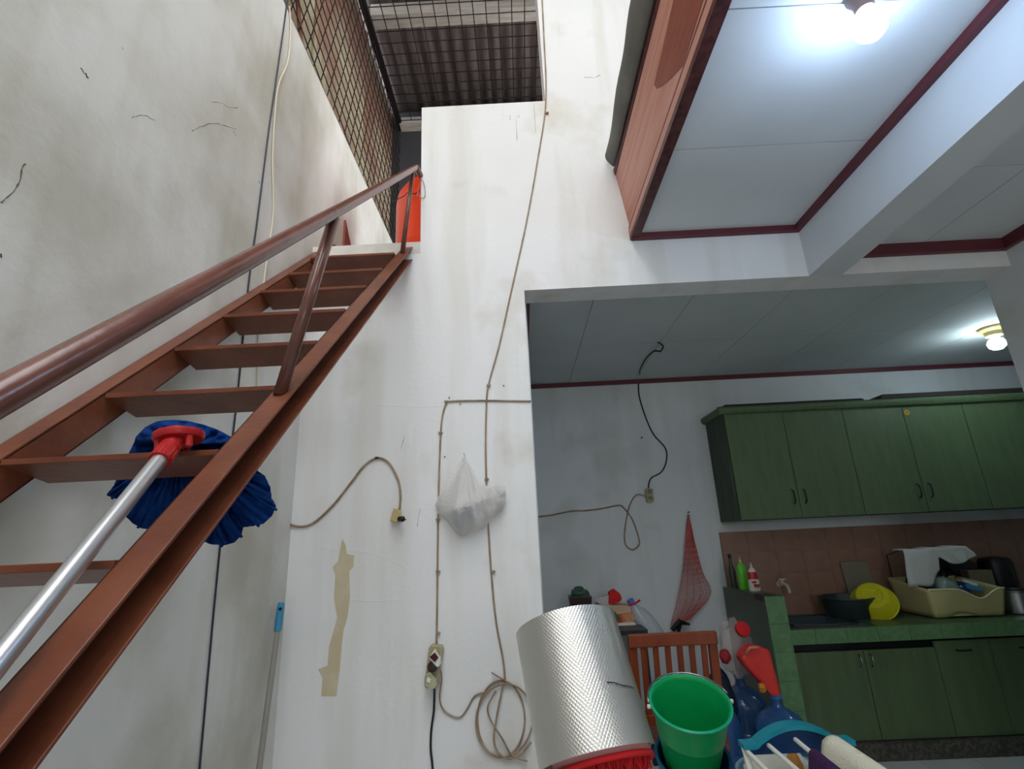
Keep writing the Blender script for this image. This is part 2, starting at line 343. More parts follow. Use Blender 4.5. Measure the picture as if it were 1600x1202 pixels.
lamp(3.245, 3.262, ZKC, mat('yellowed_holder', (190, 170, 110), .5), M_bulb2, 'lit white bulb in a yellowed holder on the kitchen ceiling', .075, .06, .05)

# ------------------------------------------------------------------ staircase
st = thing('steel_staircase', (-.74, .4, -.45), 'brown painted steel staircase climbing along the left wall to the landing', 'staircase')
SL = .93; LN = math.hypot(1, SL); dv = V((0, 1, SL))/LN; nv = V((0, -SL, 1))/LN
def zline(y): return 1.46+SL*(y-2.3)
def stringer(xweb, sgn, wdt, hgt, y0, y1, lbl):
    b = B(); a = V((0, y0, zline(y0))); L = dv*((y1-y0)*LN); t = .005
    def sec(xa, xb, na, nb):
        xa, xb = sorted((xa, xb)); p = [a+V((x, 0, 0))+nv*n for x, n in ((xa, na), (xb, na), (xb, nb), (xa, nb))]
        b.prism(p, L)
    sec(xweb, xweb+sgn*t, 0, -hgt); sec(xweb, xweb+sgn*wdt, 0, -t); sec(xweb, xweb+sgn*wdt, -hgt+t, -hgt)
    return b.build('stringer', M_steel, st, bevel=.0015)
stringer(-.558, 1, .052, .058, .02, 2.335, '')
stringer(-.967, -1, .055, .070, .02, 2.44, '')
fr = [(2.140, 1.335), (1.941, 1.137), (1.734, .945), (1.527, .750), (1.324, .555), (1.122, .362), (.920, .178), (.716, -.008), (.512, -.195), (.308, -.385), (.104, -.575)]
for y, z in fr:
    xa, xb = -.966, -.559
    b = B().prism([(xa, y, z), (xa, y, z-.011), (xa, y+.105, z-.034), (xa, y+.105, z-.001)], (xb-xa, 0, 0))
    b.build('tread', M_steel, st, bevel=.001)
rail = [(-.405, -.35, -.59), (-.427, .42, .15), (-.447, 1.097, .80), (-.479, 2.2, 1.86)]
# rail direction fitted to the two posts; it bends over to the parapet at the top
pA = V((-.447, 1.097, .805)); pB = V((-.479, 2.19, 1.855)); dr = (pB-pA)
r0 = pA-dr*1.05
B().tube(curve([r0, pA-dr*.5, pA, pA+dr*.5, pB, pB+V((.004, .04, .034)), pB+V((.010, .108, .045))], 8), .0155, 14).build('handrail', M_pipe, st, smooth=2)
def post(base, top, r=.0145): B().tube([base, top], r, 12).build('rail_post', M_pipe, st, smooth=2)
post((-.535, 1.085, zline(1.085)-.004), pA+V((0, 0.012, -.004))); post((-.532, 2.19, zline(2.19)-.004), pB+V((0, -.03, -.03)), .012)
pC = r0+dr*.12; post((-.52, pC.y+.05, zline(pC.y+.05)), pC)
B().prism([(-1.026, 2.70, 1.93), (-1.026, 2.70, 1.49), (-1.026, 3.15, 1.49)], (.012, 0, 0)).build('brown_triangle', M_wood2, label='small brown triangular piece on the left wall at the landing', cat='board')  # thin brown triangle set flat against the wall

# orange drum on the landing
dr_ = thing('orange_drum', (-.475, 2.78, ZLA), 'orange plastic drum standing on the landing behind the rail', 'drum')
B().lathe([(.215, ZLA), (.232, ZLA+.02), (.238, ZLA+.2), (.241, ZLA+.21), (.238, ZLA+.22), (.238, ZLA+.54), (.228, ZLA+.60), (.19, ZLA+.66), (.12, ZLA+.695), (.02, ZLA+.705)], (-.475, 2.78, 0), seg=48).build('body', M_orange, dr_, smooth=True)
B().lathe([(.09, ZLA+.70), (.095, ZLA+.73), (.02, ZLA+.735)], (-.475, 2.78, 0), seg=32).build('cap', M_orange, dr_, smooth=True)
B().tube(curve([at(613, 315, Y=2.62), at(622, 311, Y=2.56), at(632, 306, Y=2.54), at(638, 300, Y=2.535), at(648, 303, Y=2.53), at(656, 297, Y=2.53)], 5), .0025, 6).build('tie_wire', M_black, dr_)
hk = [at(652, 307, Y=2.297), at(656, 285, Y=2.285), at(661, 283, Y=2.292), at(664, 296, Y=2.292), at(664, 306, Y=2.292), at(661, 310, Y=2.292), at(656, 308, Y=2.29), at(656, 304, Y=2.29)]
B().tube(curve(hk, 5), .0018, 6).build('wire_hook', M_steelw, label='small bent wire hook hanging on the parapet edge by the drum', cat='hook')

# ------------------------------------------------------------------ wall cables
def pxcable(name, pts, m, r, label, cat='cable', Y=None, X=None, group=None, n=6, z=None, parent=None):
    P = []
    for p in pts:
        o = p[2] if len(p) > 2 else 0
        P.append(at(p[0], p[1], Y=Y-r-.001-o) if Y is not None else (at(p[0], p[1], X=X+r+.001+o) if X is not None else at(p[0], p[1], Z=z-r)))
    P = curve(P, n)
    if parent is not None: return B().tube(P, r, 8).build(name, m, parent, smooth=2)
    return B().tube(P, r, 8).build(name, m, smooth=2, label=label, cat=cat, group=group)
def clips(parent, pts, Y, m=None):
    for x, y in pts:
        p = at(x, y, Y=Y); B().box(p.x-.007, p.x+.007, p.y-.012, p.y, p.z-.004, p.z+.004).tube([p+V((.009, 0, 0)), p+V((.009, -.014, 0))], .003, 6).build('cable_clip', M_cable if m is None else m, parent)
pxcable('wall_cable', [(452, -25), (446, 25), (433, 115), (420, 205), (404, 330), (387, 457), (372, 610), (357, 740), (344, 855), (330, 1000), (312, 1202), (306, 1280)], M_bcable, .0032, 'thin dark cable running straight down the stained left wall', X=XL)
pxcable('wall_cable', [(452, 10), (454, 45), (450, 95), (436, 130), (430, 170), (426, 250), (427, 330), (421, 380), (412, 443), (404, 526), (403, 600), (398, 690), (390, 800)], M_cream, .0042, 'wavy cream cable on the left wall beside the dark one', X=XL)
c = pxcable('wall_cable', [(846, -20), (850, 60), (853, 158), (840, 250), (822, 350), (800, 450), (780, 540), (763, 603), (760, 640), (759, 700), (760, 752), (762, 800), (764, 840), (768, 900), (775, 970), (786, 1030), (789, 1062)], M_cable, .004, 'long beige cable slanting down from the parapet past the hanging bag', Y=YM)
clips(c, [(854, 178), (763, 603), (760, 749), (770, 893)], YM)
c = pxcable('wall_cable', [(830, 627), (760, 626), (706, 627), (697, 632), (690, 660), (687, 720), (685, 790), (684, 860), (683, 950), (682, 1006)], M_cable, .004, 'beige cable coming from the doorway edge and dropping to the socket strip', Y=YM)
clips(c, [(697, 628), (688, 677), (684, 812), (684, 893), (684, 989)], YM)
# coil and cord of the strip
cc = thing('coiled_cord', at(775, 1120, Y=2.28), 'coil of beige cord hanging on the wall beside the foil roll', 'cable')
def loop(cx, cy, rx, ry, a0, a1, o=0, n=26, rot=0):
    out = []
    for k in range(n):
        a = math.radians(a0+(a1-a0)*k/(n-1)); x, y = rx*math.cos(a), ry*math.sin(a); cr, sr = math.cos(rot), math.sin(rot)
        out.append((cx+x*cr-y*sr, cy+x*sr+y*cr, o))
    return out
pxcable('cord', loop(783, 1124, 37, 60, 0, 360, .002), M_cable, .0036, '', Y=YM, parent=cc, n=3)
pxcable('cord', loop(788, 1126, 44, 57, 20, 380, .008, rot=.12), M_cable, .0036, '', Y=YM, parent=cc, n=3)
pxcable('cord', [(787, 1066, .01), (776, 1120, .012), (772, 1160, .012), (786, 1183, .01), (810, 1182, .01), (830, 1160, .01)], M_cable, .0036, '', Y=YM, parent=cc)
pxcable('cord', [(775, 1080, .014), (762, 1105, .014), (768, 1128, .016), (785, 1155, .016), (800, 1180, .012), (824, 1190, .01)], M_cable, .0036, '', Y=YM, parent=cc)
pxcable('cord', [(768, 1051, .01), (779, 1058, .01), (790, 1064, .01)], M_cable, .003, '', Y=YM, parent=cc)
pxcable('cord', [(687, 1043, .03), (690, 1060, .02), (687, 1090, .01), (692, 1108, .004), (704, 1118, 0), (719, 1121, 0), (730, 1108, 0), (742, 1088, 0), (760, 1081, .004), (780, 1070, .01)], M_cable, .0034, '', Y=YM, parent=cc)
# plug lead behind the staircase
c = pxcable('plug_lead', [(400, 770, .12), (425, 800, .03), (440, 813, .01), (465, 823), (490, 817), (520, 790), (548, 755), (570, 727), (590, 716), (608, 724), (622, 750), (626, 775), (624, 799)], M_cable, .005, 'brown cord arching over a nail on the white wall with its plug hanging free', Y=YM)
clips(c, [(589, 716)], YM, M_black)
pp_ = [at(x, y, Y=YM-.03) for x, y in ((615, 794), (624, 797), (627, 808), (620, 817), (609, 814))]
B().prism(pp_, (0, .026, 0)).build('plug', mat('yellow_cream_plastic', (190, 172, 120), .4), c, bevel=.003)
p = at(622, 811, Y=YM-.04); B().lathe([(.006, 0), (.011, .006), (.012, .03), (.008, .034)], p, (1, -.6, -.1), 16).tube([p+V((.02, -.012, -.004)), p+V((.04, -.024, -.006))], .0025, 8).build('plug_pins', M_black, c)
# socket strip
sp = thing('socket_strip', at(677, 1078, Y=2.28), 'old cream socket strip hung vertically on the white wall with plugs in it', 'socket strip')
M_old = mat('aged_cream_plastic', (186, 182, 150), .45, c2=(160, 154, 120), scale=10)
B().prism([at(x, y, Y=YM-.04) for x, y in ((673, 1008), (690, 1010), (692, 1016), (684, 1072), (681, 1078), (664, 1076), (663, 1068), (670, 1014))], (0, .038, 0)).build('body', M_old, sp, bevel=.004)
for x, y in ((682, 1022), (679, 1040), (674, 1060)):
    q = at(x, y, Y=YM-.041); B().lathe([(.014, 0), (.016, .004), (.010, .0041), (.009, .001)], q, (0, -1, 0), 20).build('socket', M_cable, sp)
q = [at(x, y, Y=YM-.075) for x, y in ((678, 1016), (687, 1030), (688, 1040), (683, 1044), (670, 1029))]
a_ = B().prism(q, (0, .034, 0)).build('switch_plug', M_white, sp, bevel=.003, label='white diamond plug with dark red switch')
B().prism([at(x, y, Y=YM-.079) for x, y in ((679, 1020), (685, 1028), (679, 1035), (671, 1027))], (0, .004, 0)).build('switch', mat('dark_red_switch', (70, 14, 22), .3), a_)
q = at(675, 1043, Y=YM-.065); B().lathe([(.012, 0), (.02, .006), (.02, .025)], q, (0, 1, 0), 20).build('round_plug', mat('brown_plug', (60, 46, 42), .4), sp, smooth=True)
q = [at(x, y, Y=YM-.07) for x, y in ((664, 1055), (672, 1051), (681, 1064), (682, 1073), (675, 1079), (662, 1072))]
a_ = B().prism(q, (0, .03, 0)).build('adapter', M_old, sp, bevel=.004)
B().prism([at(x, y, Y=YM-.074) for x, y in ((668, 1058), (673, 1062), (671, 1068), (666, 1065))], (0, .004, 0)).build('pilot_window', M_white, a_)
pxcable('black_lead', [(679, 1076, .03), (678, 1110, .012), (674, 1140), (673, 1170), (676, 1202), (677, 1260)], M_black, .0045, 'black lead dropping from the socket strip down the white wall', Y=YM)

# marks on the walls (flakes, cracks) as thin real patches of the wall
def patch(px, plane, v, parent, m, name='bare_patch', t=.0012):
    P = [at(x, y, **{plane: v}) for x, y in px]; e = (0, -t, 0) if plane == 'Y' else (t, 0, 0)
    B().prism(P, e).build(name, m, parent)
M_patch = mat('old_cream_undercoat', (208, 196, 168), .9, c2=(200, 186, 154), scale=14)
patch([(535, 842), (540, 852), (542, 866), (554, 868), (552, 886), (546, 893), (547, 935), (543, 965), (537, 985), (534, 1010), (531, 1045), (526, 1088), (502, 1088), (504, 1060), (497, 1046), (512, 1040), (514, 1012), (520, 990), (527, 965), (522, 935), (524, 900), (520, 886), (528, 878)], 'Y', YM, wall_back, M_patch)
M_crack = mat('crack_dark', (92, 86, 74), .95)
def crack(pts, plane, v, parent, r=.0012):
    P = [at(x, y, **{plane: v}) for x, y in pts]; P = [p+V((0, 0, random.uniform(-.004, .004))) for p in curve(P, 3)]
    B().tube(P, [r*random.uniform(.3, 1.1) for _ in P], 4).build('crack', M_crack, parent)
for pts, r in (([(300, 204), (318, 196), (335, 192), (352, 196), (370, 201)], .0016), ([(206, 184), (216, 181), (230, 181), (242, 187)], .0014), ([(126, 107), (131, 114), (138, 121)], .0035),
               ([(0, 318), (12, 308), (24, 296), (32, 280), (34, 264), (40, 256)], .003), ([(0, 398), (3, 402)], .003), ([(191, 73), (193, 77)], .002), ([(404, 283), (406, 288)], .0025),
               ([(364, 205), (368, 213)], .0014), ([(330, 158), (345, 160), (356, 166), (372, 168)], .0012)): crack(pts, 'X', XL, wl, r*.7)
for pts, r in (([(632, 682), (629, 692), (626, 702)], .0018), ([(657, 795), (654, 808), (652, 822)], .0014), ([(806, 182), (807, 200), (808, 220)], .0016), ([(834, 162), (836, 190), (837, 207)], .0012), ([(797, 180), (797, 188)], .0022), ([(810, 180), (811, 184)], .002),
               ([(913, 120), (926, 122), (938, 118)], .003)): crack(pts, 'Y', YM, wall_back, r*.65)
M_ridge = M_back
for pts in ([(495, 853), (520, 861), (560, 862), (585, 866), (610, 875), (640, 890)], [(545, 937), (580, 940), (628, 937)], [(590, 634), (660, 636), (700, 634)]):
    B().tube(curve([at(x, y, Y=YM+.0005) for x, y in pts], 4), .0018, 5).build('paint_ridge', M_ridge, wall_back)
for x, y in ((702, 622), (695, 714), (787, 603), (719, 632)):
    q = at(x, y, Y=YM); B().tube([q, q+V((0, -.008, 0))], .003, 6).build('nail_hole', M_crack, wall_back)

# ------------------------------------------------------------------ hanging plastic bag
bg = thing('plastic_bag', at(726, 838, Y=2.22), 'knotted white plastic shopping bag hanging from a nail on the white wall', 'bag')
M_bag = clearm('thin_white_plastic', (250, 247, 243), .3, .6)
t_ = M_bag.node_tree.nodes.new('ShaderNodeTexNoise'); t_.inputs['Scale'].default_value = 22; t_.inputs['Detail'].default_value = 3; t_.inputs['Distortion'].default_value = 1.5
b_ = M_bag.node_tree.nodes.new('ShaderNodeBump'); b_.inputs['Strength'].default_value = .8; b_.inputs['Distance'].default_value = .012
M_bag.node_tree.links.new(t_.outputs['Fac'], b_.inputs['Height']); M_bag.node_tree.links.new(b_.outputs[0], M_bag.node_tree.nodes['Principled BSDF'].inputs['Normal'])
q = at(726, 712, Y=YM); B().tube([q, q+V((0, -.03, .004))], .002, 6).build('nail', M_steelw, bg)
ol = [(726, 712), (744, 745), (752, 757), (775, 763), (789, 768), (790, 785), (784, 800), (768, 812), (757, 826), (740, 832), (722, 839), (712, 830), (698, 812), (684, 803), (679, 790), (684, 778), (700, 752)]
ap = (727, 716); hubc = (728, 792)
nO = 68
def rim(t):
    k = t*len(ol); i = int(k) % len(ol); f_ = k-int(k); a, b = ol[i], ol[(i+1) % len(ol)]
    return a[0]*(1-f_)+b[0]*f_, a[1]*(1-f_)+b[1]*f_
def bagf(side):
    def fn(u, v):
        x, y = rim(u); X = hubc[0]+(x-hubc[0])*v; Yp = hubc[1]+(y-hubc[1])*v
        h = max(0, 1-v**2.2)**.6; thick = (.085 if side > 0 else .0)*h
        g = min(1, max(0, (Yp-712)/70)); fold = math.sin((math.atan2(X-726, max(4, Yp-705)))*19+2.2*math.sin(X*.05))*.016*(1-h*.2)*min(1, v*2.5)
        fold += .006*math.sin(X*.10+Yp*.14)*g*(1 if side > 0 else .2)*h
        return at(X, Yp, Y=YM-.012-thick*g-(fold if side > 0 else 0)*(.4+.6*g)-(.016*(1-v) if side > 0 else 0))
    return fn
b = B().grid(bagf(1), nO, 16, True).grid(bagf(-1), nO, 4, True)
b.build('bag', M_bag, bg, smooth=2)
kn = [(762, 766), (775, 758), (789, 760), (791, 775), (787, 792), (772, 800), (765, 785)]
def ear(u, v):
    k = u*len(kn); i = int(k) % len(kn); f_ = k-int(k); a, b_ = kn[i], kn[(i+1) % len(kn)]
    x = (a[0]*(1-f_)+b_[0]*f_); y = (a[1]*(1-f_)+b_[1]*f_); cx, cy = 776, 779
    return at(cx+(x-cx)*v, cy+(y-cy)*v, Y=YM-.03-.035*(1-v*v)-.008*math.sin(u*40)*v)
B().grid(ear, 42, 7, True).build('bag_handle', M_bag, bg, smooth=2)
q = at(722, 812, Y=2.262); B().obox(q+V((.006, .008, .020)), (.042, 0, .016), (-.012, 0, .036), (0, .016, 0)).build('contents', mat('blue_grey_contents', (90, 98, 130), .6), bg, label='blue-grey box showing through the bag')

# ------------------------------------------------------------------ mop and broom stick
P0 = at(268, 696, Y=.885); P1 = at(0, 1030, Y=.57); dh = (P1-P0).normalized(); sk = P0
mp = thing('mop', P0+dh*1.0, 'mop with silver handle and blue cloth head leaning upside down on the stair', 'mop')
B().tube([sk+dh*.035, sk+dh*1.12], .0125, 20).build('handle', M_alu, mp, smooth=True)
B().lathe([(.0165, 0), (.0165, .03), (.0155, .036), (.0175, .038), (.0175, .044), (.015, .046), (.019, .07), (.026, .078)], sk+dh*.05, -dh, 24).build('socket', M_mopred, mp, smooth=True)
so = [o for o in mp.children if o.name.startswith('socket')][0]
u_ = dh.cross(V((0, 0, 1))).normalized(); w_ = dh.cross(u_)
for k in range(14):
    a = 2*math.pi*k/14; e = u_*math.cos(a)+w_*math.sin(a)
    B().tube([sk+dh*.046+e*.0165, sk+dh*.02+e*.0165], .0014, 5).build('rib', M_mopred, so)
dn = (-dh*.8+V((0, -.5, .35))).normalized(); dc = sk-dh*.034
B().lathe([(.012, -.014), (.039, -.009), (.042, -.003), (.041, .004), (.0, .007)], dc, dn, 36).build('disc', M_mopred, mp, smooth=True)
e1 = dn.cross(V((0, 0, 1))).normalized(); e2 = dn.cross(e1)
for a in (160, 40, 275):
    q = dc+(e1*math.cos(math.radians(a))+e2*math.sin(math.radians(a)))*.031-dn*.006
    B().tube([q, q-dn*.024], .0062, 12).build('pin', M_mopred, mp, smooth=True)
out = [(205, 703), (214, 682), (228, 668), (246, 659), (268, 657), (292, 658), (318, 664), (340, 672), (358, 682), (376, 700), (392, 722), (404, 738), (414, 745), (422, 762), (424, 778), (431, 792), (425, 806), (412, 818), (396, 822), (380, 824), (376, 838), (366, 848), (352, 852), (332, 851), (318, 846), (300, 842), (282, 838), (262, 834), (240, 828), (222, 826), (208, 818), (196, 806), (205, 790), (190, 783), (178, 778), (167, 774), (178, 760), (190, 735)]
cxm, cym = 285, 695
def mopf(sd):
    def fn(u, v):
        k = u*len(out); i = int(k) % len(out); f_ = k-int(k); a, b_ = out[i], out[(i+1) % len(out)]
        x = a[0]*(1-f_)+b_[0]*f_; y = a[1]*(1-f_)+b_[1]*f_
        X = cxm+(x-cxm)*v; Y_ = cym+(y-cym)*v
        top = max(0, min(1, (712-y)/40))
        if top > .5: yy = .925+.10*v+.02*math.sin(v*3)
        else: yy = .925+.14*min(1, v*4)+.035*v
        yy += (.007*math.sin(u*2*math.pi*17+2*math.sin(u*21))+.004*math.sin(u*2*math.pi*43+v*7)+.004*math.sin(v*17+u*40))*min(1, v*2.2)*(1 if sd == 0 else .4)
        return at(X, Y_, Y=yy+sd)
    return fn
B().grid(mopf(0), 228, 14, True).grid(mopf(.022), 228, 14, True).build('cloth_head', M_blue, mp, smooth=2, solid=.003)
for k in range(9):
    pts = []
    u0 = .40+k*.062
    for v in (.35, .6, .85, 1.02):
        pts.append(mopf(-.006)(u0+.004*math.sin(v*9), v))
    B().tube(curve(pts, 4), [.003]*13, 6).build('seam', M_blue, mp)
bt, bb = at(439, 946, Y=2.19), at(405, 1202, Y=2.1); d_ = (bt-bb).normalized()
bot = bb-d_*((bb.z+H-.0)/d_.z)
br = thing('broom_stick', bot, 'thin grey stick with blue hanging cap leaning in the wall corner below the stair', 'stick')
B().tube([bot, bt-d_*.07], .0105, 14).build('stick', mat('grey_painted_stick', (150, 146, 138), .5), br, smooth=True)
B().lathe([(.0125, 0), (.0145, .01), (.0145, .085), (.012, .105)], bt-d_*.095, d_, 16, ).build('blue_cap', mat('blue_cap_plastic', (60, 140, 178), .35), br, smooth=True)
q = bt-d_*.012; B().lathe([(.006, 0), (.006, .003)], q+V((.006, -.013, 0)), (0, -1, 0), 12).build('hanging_hole', M_black, br)

# ------------------------------------------------------------------ foil roll with red mat
top_c = dep(884, 978, 1.37); low_c = dep(934, 1187, 1.165); ax = (top_c-low_c).normalized()
base = low_c-ax*.016
mr = thing('rolled_red_mat', base, 'rolled red shaggy mat with pink backing poking out under the foil sheet', 'mat')
e1 = (V((1, 0, 0))-ax*ax.x).normalized(); e2 = ax.cross(e1)     # e2 points away from the viewer
if e2.y < 0: e2 = -e2
Lr = (low_c-base).length+.02
def spiral(r0, r1, turns, a0, h0, h1, wob=0):
    def fn(u, v):
        a = a0+turns*2*math.pi*u; r = r0+(r1-r0)*u
        return base+ax*(h0+(h1-h0)*v)+(e1*math.cos(a)+e2*math.sin(a))*r
    return fn
B().grid(spiral(.05, .126, 2.2, 0, 0, Lr+.12), 90, 3).build('backing', M_pink, mr, smooth=2, solid=.008)
B().grid(spiral(.045, .118, 2.2, 0, 0.0, Lr+.10), 90, 3).build('red_face', M_red, mr, smooth=2, solid=.006)
B().grid(spiral(.052, .130, 2.2, 0, -.004, .008), 90, 2).build('edge_binding', M_red, mr, smooth=2, solid=.012)
pile = B()
for k in range(1500):
    u = random.random()**.6; a = 2.2*2*math.pi*u; r = .045+.073*u-random.uniform(-.004, .012)
    d0 = e1*math.cos(a)+e2*math.sin(a); p = base+ax*random.uniform(-.002, .03)+d0*r
    q = p-d0*random.uniform(0, .012)-ax*random.uniform(.012, .034)+V([random.uniform(-.004, .004) for _ in range(3)])
    pile.tube([p, q], [.0026, .0014], 4, True)
pile.build('shag_pile', M_red, mr, kind='stuff')
zs_ = base.z-.115
ws = thing('wooden_stool', (base.x, base.y, -H), 'small wooden stool carrying the foil roll', 'stool')
B().lathe([(.15, zs_-.03), (.16, zs_-.025), (.16, zs_-.005), (.155, zs_)], (base.x, base.y-.01, 0), seg=32).build('seat', M_chair, ws)
for k in range(4):
    a = math.pi/4+k*math.pi/2; c_, s_ = math.cos(a), math.sin(a)
    B().tube([(base.x+.16*c_, base.y+.16*s_, -H), (base.x+.11*c_, base.y+.11*s_, zs_-.03)], .016, 10).build('leg', M_chair, ws)
fo = thing('foil_roll', low_c, 'silver diamond-embossed foil insulation sheet rolled into a big upright cylinder', 'foil roll')
Lf = (top_c-low_c).length
NU, NV = 250, 96
def foil(u, v):
    a = math.radians(-8-335*u) if True else 0
    r = .1355+.0035*u
    x = a*r*1.0; h = v*Lf
    s = .0085; g = abs(math.sin(math.pi*(x+h*.6)/(s*1.7)))*abs(math.sin(math.pi*(x-h*.6)/(s*1.7)))
    return low_c+ax*h+(e1*math.cos(a)+e2*math.sin(a))*(r)
# edges of the sheet near the far side; front is continuous
def foil2(u, v): return foil(u, v)
# embossing comes from material bump on the cylinder geometry plus a coarse real relief
fb = B(); fb.grid(lambda u, v: foil(u, v), 420, 150); fob = fb.build('foil_sheet', M_foil, fo, smooth=2)
fob.data.polygons.foreach_set('use_smooth', [True]*len(fob.data.polygons))
nt = M_foil.node_tree; n = nt.nodes; l = nt.links; b_ = n['Principled BSDF']
uvl = fob.data.uv_layers.new(name='roll'); uvs = []
for poly in fob.data.polygons:
    for vi in poly.vertices:
        j, i = divmod(vi, 420); uvs += [i/419*.80, j/149*Lf]
uvl.data.foreach_set('uv', uvs)
tc = n.new('ShaderNodeTexCoord'); sx = n.new('ShaderNodeSeparateXYZ'); l.new(tc.outputs['UV'], sx.inputs[0])
def mth(op, a, b=None):
    q = n.new('ShaderNodeMath'); q.operation = op
    for i, s_ in enumerate((a, b)):
        if s_ is None: continue
        if isinstance(s_, (int, float)): q.inputs[i].default_value = s_
        else: l.new(s_, q.inputs[i])
    return q.outputs[0]
K = 2*math.pi/.0085
s1 = mth('ABSOLUTE', mth('SINE', mth('MULTIPLY', mth('ADD', sx.outputs[0], mth('MULTIPLY', sx.outputs[1], .75)), K/2)))
s2 = mth('ABSOLUTE', mth('SINE', mth('MULTIPLY', mth('SUBTRACT', sx.outputs[0], mth('MULTIPLY', sx.outputs[1], .75)), K/2)))
hgt = mth('MINIMUM', s1, s2)
bp = n.new('ShaderNodeBump'); bp.inputs['Strength'].default_value = .6; bp.inputs['Distance'].default_value = .0008; l.new(hgt, bp.inputs['Height']); l.new(bp.outputs[0], b_.inputs['Normal'])
B().grid(spiral(.131, .133, .93, -.15, .022, .012+Lf), 80, 2).build('foam_layer', mat('white_foam', (206, 204, 198), .8), fo, smooth=2, solid=.005)
sc = [at(944, 1066, Y=1.0), at(960, 1068, Y=1.0), at(975, 1072, Y=1.0), at(990, 1075, Y=1.0)]
def onroll(px, py):            # nearest hit of the viewing ray with the cylinder of the roll
    r = (F+R*((px-800)/FP)-U*((py-601)/FP)); o = -low_c; rp = r-ax*r.dot(ax); op = o-ax*o.dot(ax)
    A = rp.dot(rp); Bq = 2*rp.dot(op); Cq = op.dot(op)-.1395**2; D = Bq*Bq-4*A*Cq
    return r*((-Bq-math.sqrt(max(D, 0)))/(2*A))
B().tube(curve([onroll(x, y) for x, y in ((948, 1066), (960, 1067), (972, 1071), (984, 1073), (990, 1076))], 4), .0011, 5).build('scuff_mark', M_black, fo)

# ------------------------------------------------------------------ buckets
bn = V((-.02, -.40, .915)).normalized()
rc = dep(1078, 1097, 1.76)
bk = thing('green_bucket', rc-bn*.25, 'bright green plastic bucket with wire handle tilted inside the blue bucket', 'bucket')
rr_ = .132
B().lathe([(.088, -.25), (.090, -.245), (.112, -.11), (.114, -.108), (.114, -.100), (.117, -.09), (.119, -.06), (.121, -.058), (.121, -.05), (.127, -.012), (.133, -.010), (.136, -.004), (.136, .001), (.132, .003), (.128, 0), (.124, -.012), (.117, -.05), (.114, -.06), (.110, -.10), (.105, -.125), (.084, -.242), (.0, -.243)], rc, bn, 56).build('body', M_bucket, bk, smooth=True)
B().lathe([(.1362, -.006), (.1385, -.003), (.1385, .001), (.1345, .004), (.131, .0035)], rc, bn, 56, cap=False).build('rim', mat('lighter_green_rim', (20, 178, 130), .3), bk, smooth=True, solid=.001)
bu = (R-bn*R.dot(bn)).normalized(); bv = bn.cross(bu)
hl, hr = rc-bu*.134-bn*.016-bv*.02, rc+bu*.134-bn*.016+bv*.02
if bv.y < 0: bv = -bv
hp = [rc+(bu*math.cos(a)+bv*math.sin(a))*.1425+bn*(.004) for a in [math.radians(k) for k in range(178, 0, -12)]]
B().tube(hp, .0028, 8).build('handle', M_steelw, bk, smooth=2)
for s_ in (-1, 1):
    q = rc+bu*.137*s_-bn*.008; B().tube([q, q+bu*.012*s_], .007, 10).build('handle_lug', M_white, bk)
rb = rc-bn*.205+V((.004, 0, 0))
bk2 = thing('blue_bucket', rb-bn*.27, 'dark blue plastic bucket holding the green bucket in front of the chair', 'bucket')
B().lathe([(.095, -.27), (.097, -.265), (.122, -.012), (.128, -.010), (.131, -.002), (.128, .003), (.119, 0), (.093, -.262), (0, -.262)], rb, bn, 48).build('body', M_bucket2, bk2, smooth=True)
# low stool carrying the buckets
sb = rb-bn*.27
stl = thing('plastic_stool', (sb.x, sb.y, -H), 'low blue plastic stool under the two buckets', 'stool')
zt = sb.z-.045
B().box(sb.x-.15, sb.x+.15, sb.y-.13, sb.y+.16, zt-.02, zt).build('seat', M_navy, stl, bevel=.006)
for sx_ in (-1, 1):
    for sy_ in (-1, 1):
        B().hexa([(sb.x+sx_*.15+dx, sb.y+.015+sy_*.14+dy, -H) for dx, dy in ((-.02, -.02), (.02, -.02), (.02, .02), (-.02, .02))], [(sb.x+sx_*.12+dx, sb.y+.015+sy_*.11+dy, zt-.02) for dx, dy in ((-.02, -.02), (.02, -.02), (.02, .02), (-.02, .02))]).build('leg', M_navy, stl)

# ------------------------------------------------------------------ chair
ch = thing('dining_chair', (.65, 2.77, -H), 'brown varnished wooden chair with slatted back behind the green bucket', 'chair')
Yc = 2.55; lean = .10
def cp(x, z): return V((x, Yc-lean*(z+.455)*-1*.0+(-.455-z)*-.16, z))
def bar(p, q, hx, hy): d = (V(q)-V(p)); m_ = (V(p)+V(q))/2; return B().obox(m_, (hx, 0, 0), (0, hy, 0), d/2)
zs0, zt0 = -.91, -.455
for x in (.468, .832):
    b = B(); b.hexa([(x-.019, 2.56, -H), (x+.019, 2.56, -H), (x+.019, 2.59, -H), (x-.019, 2.59, -H)], [(x-.019, 2.59, zs0), (x+.019, 2.59, zs0), (x+.019, 2.62, zs0), (x-.019, 2.62, zs0)])
    b.build('rear_leg', M_chair, ch, bevel=.003)
    B().hexa([(x-.019, 2.59, zs0), (x+.019, 2.59, zs0), (x+.019, 2.62, zs0), (x-.019, 2.62, zs0)], [(x-.019, 2.548, zt0-.01), (x+.019, 2.548, zt0-.01), (x+.019, 2.572, zt0-.01), (x-.019, 2.572, zt0-.01)]).build('back_post', M_chair, ch, bevel=.003)
    B().box(x-.018, x+.018, 2.95, 2.985, -H, zs0-.005).build('front_leg', M_chair, ch, bevel=.003)
def crest(u, v): pass
B().box(.449, .851, 2.538, 2.566, zt0-.055, zt0).build('top_rail_or_shade_strip', M_chair, ch, bevel=.005)
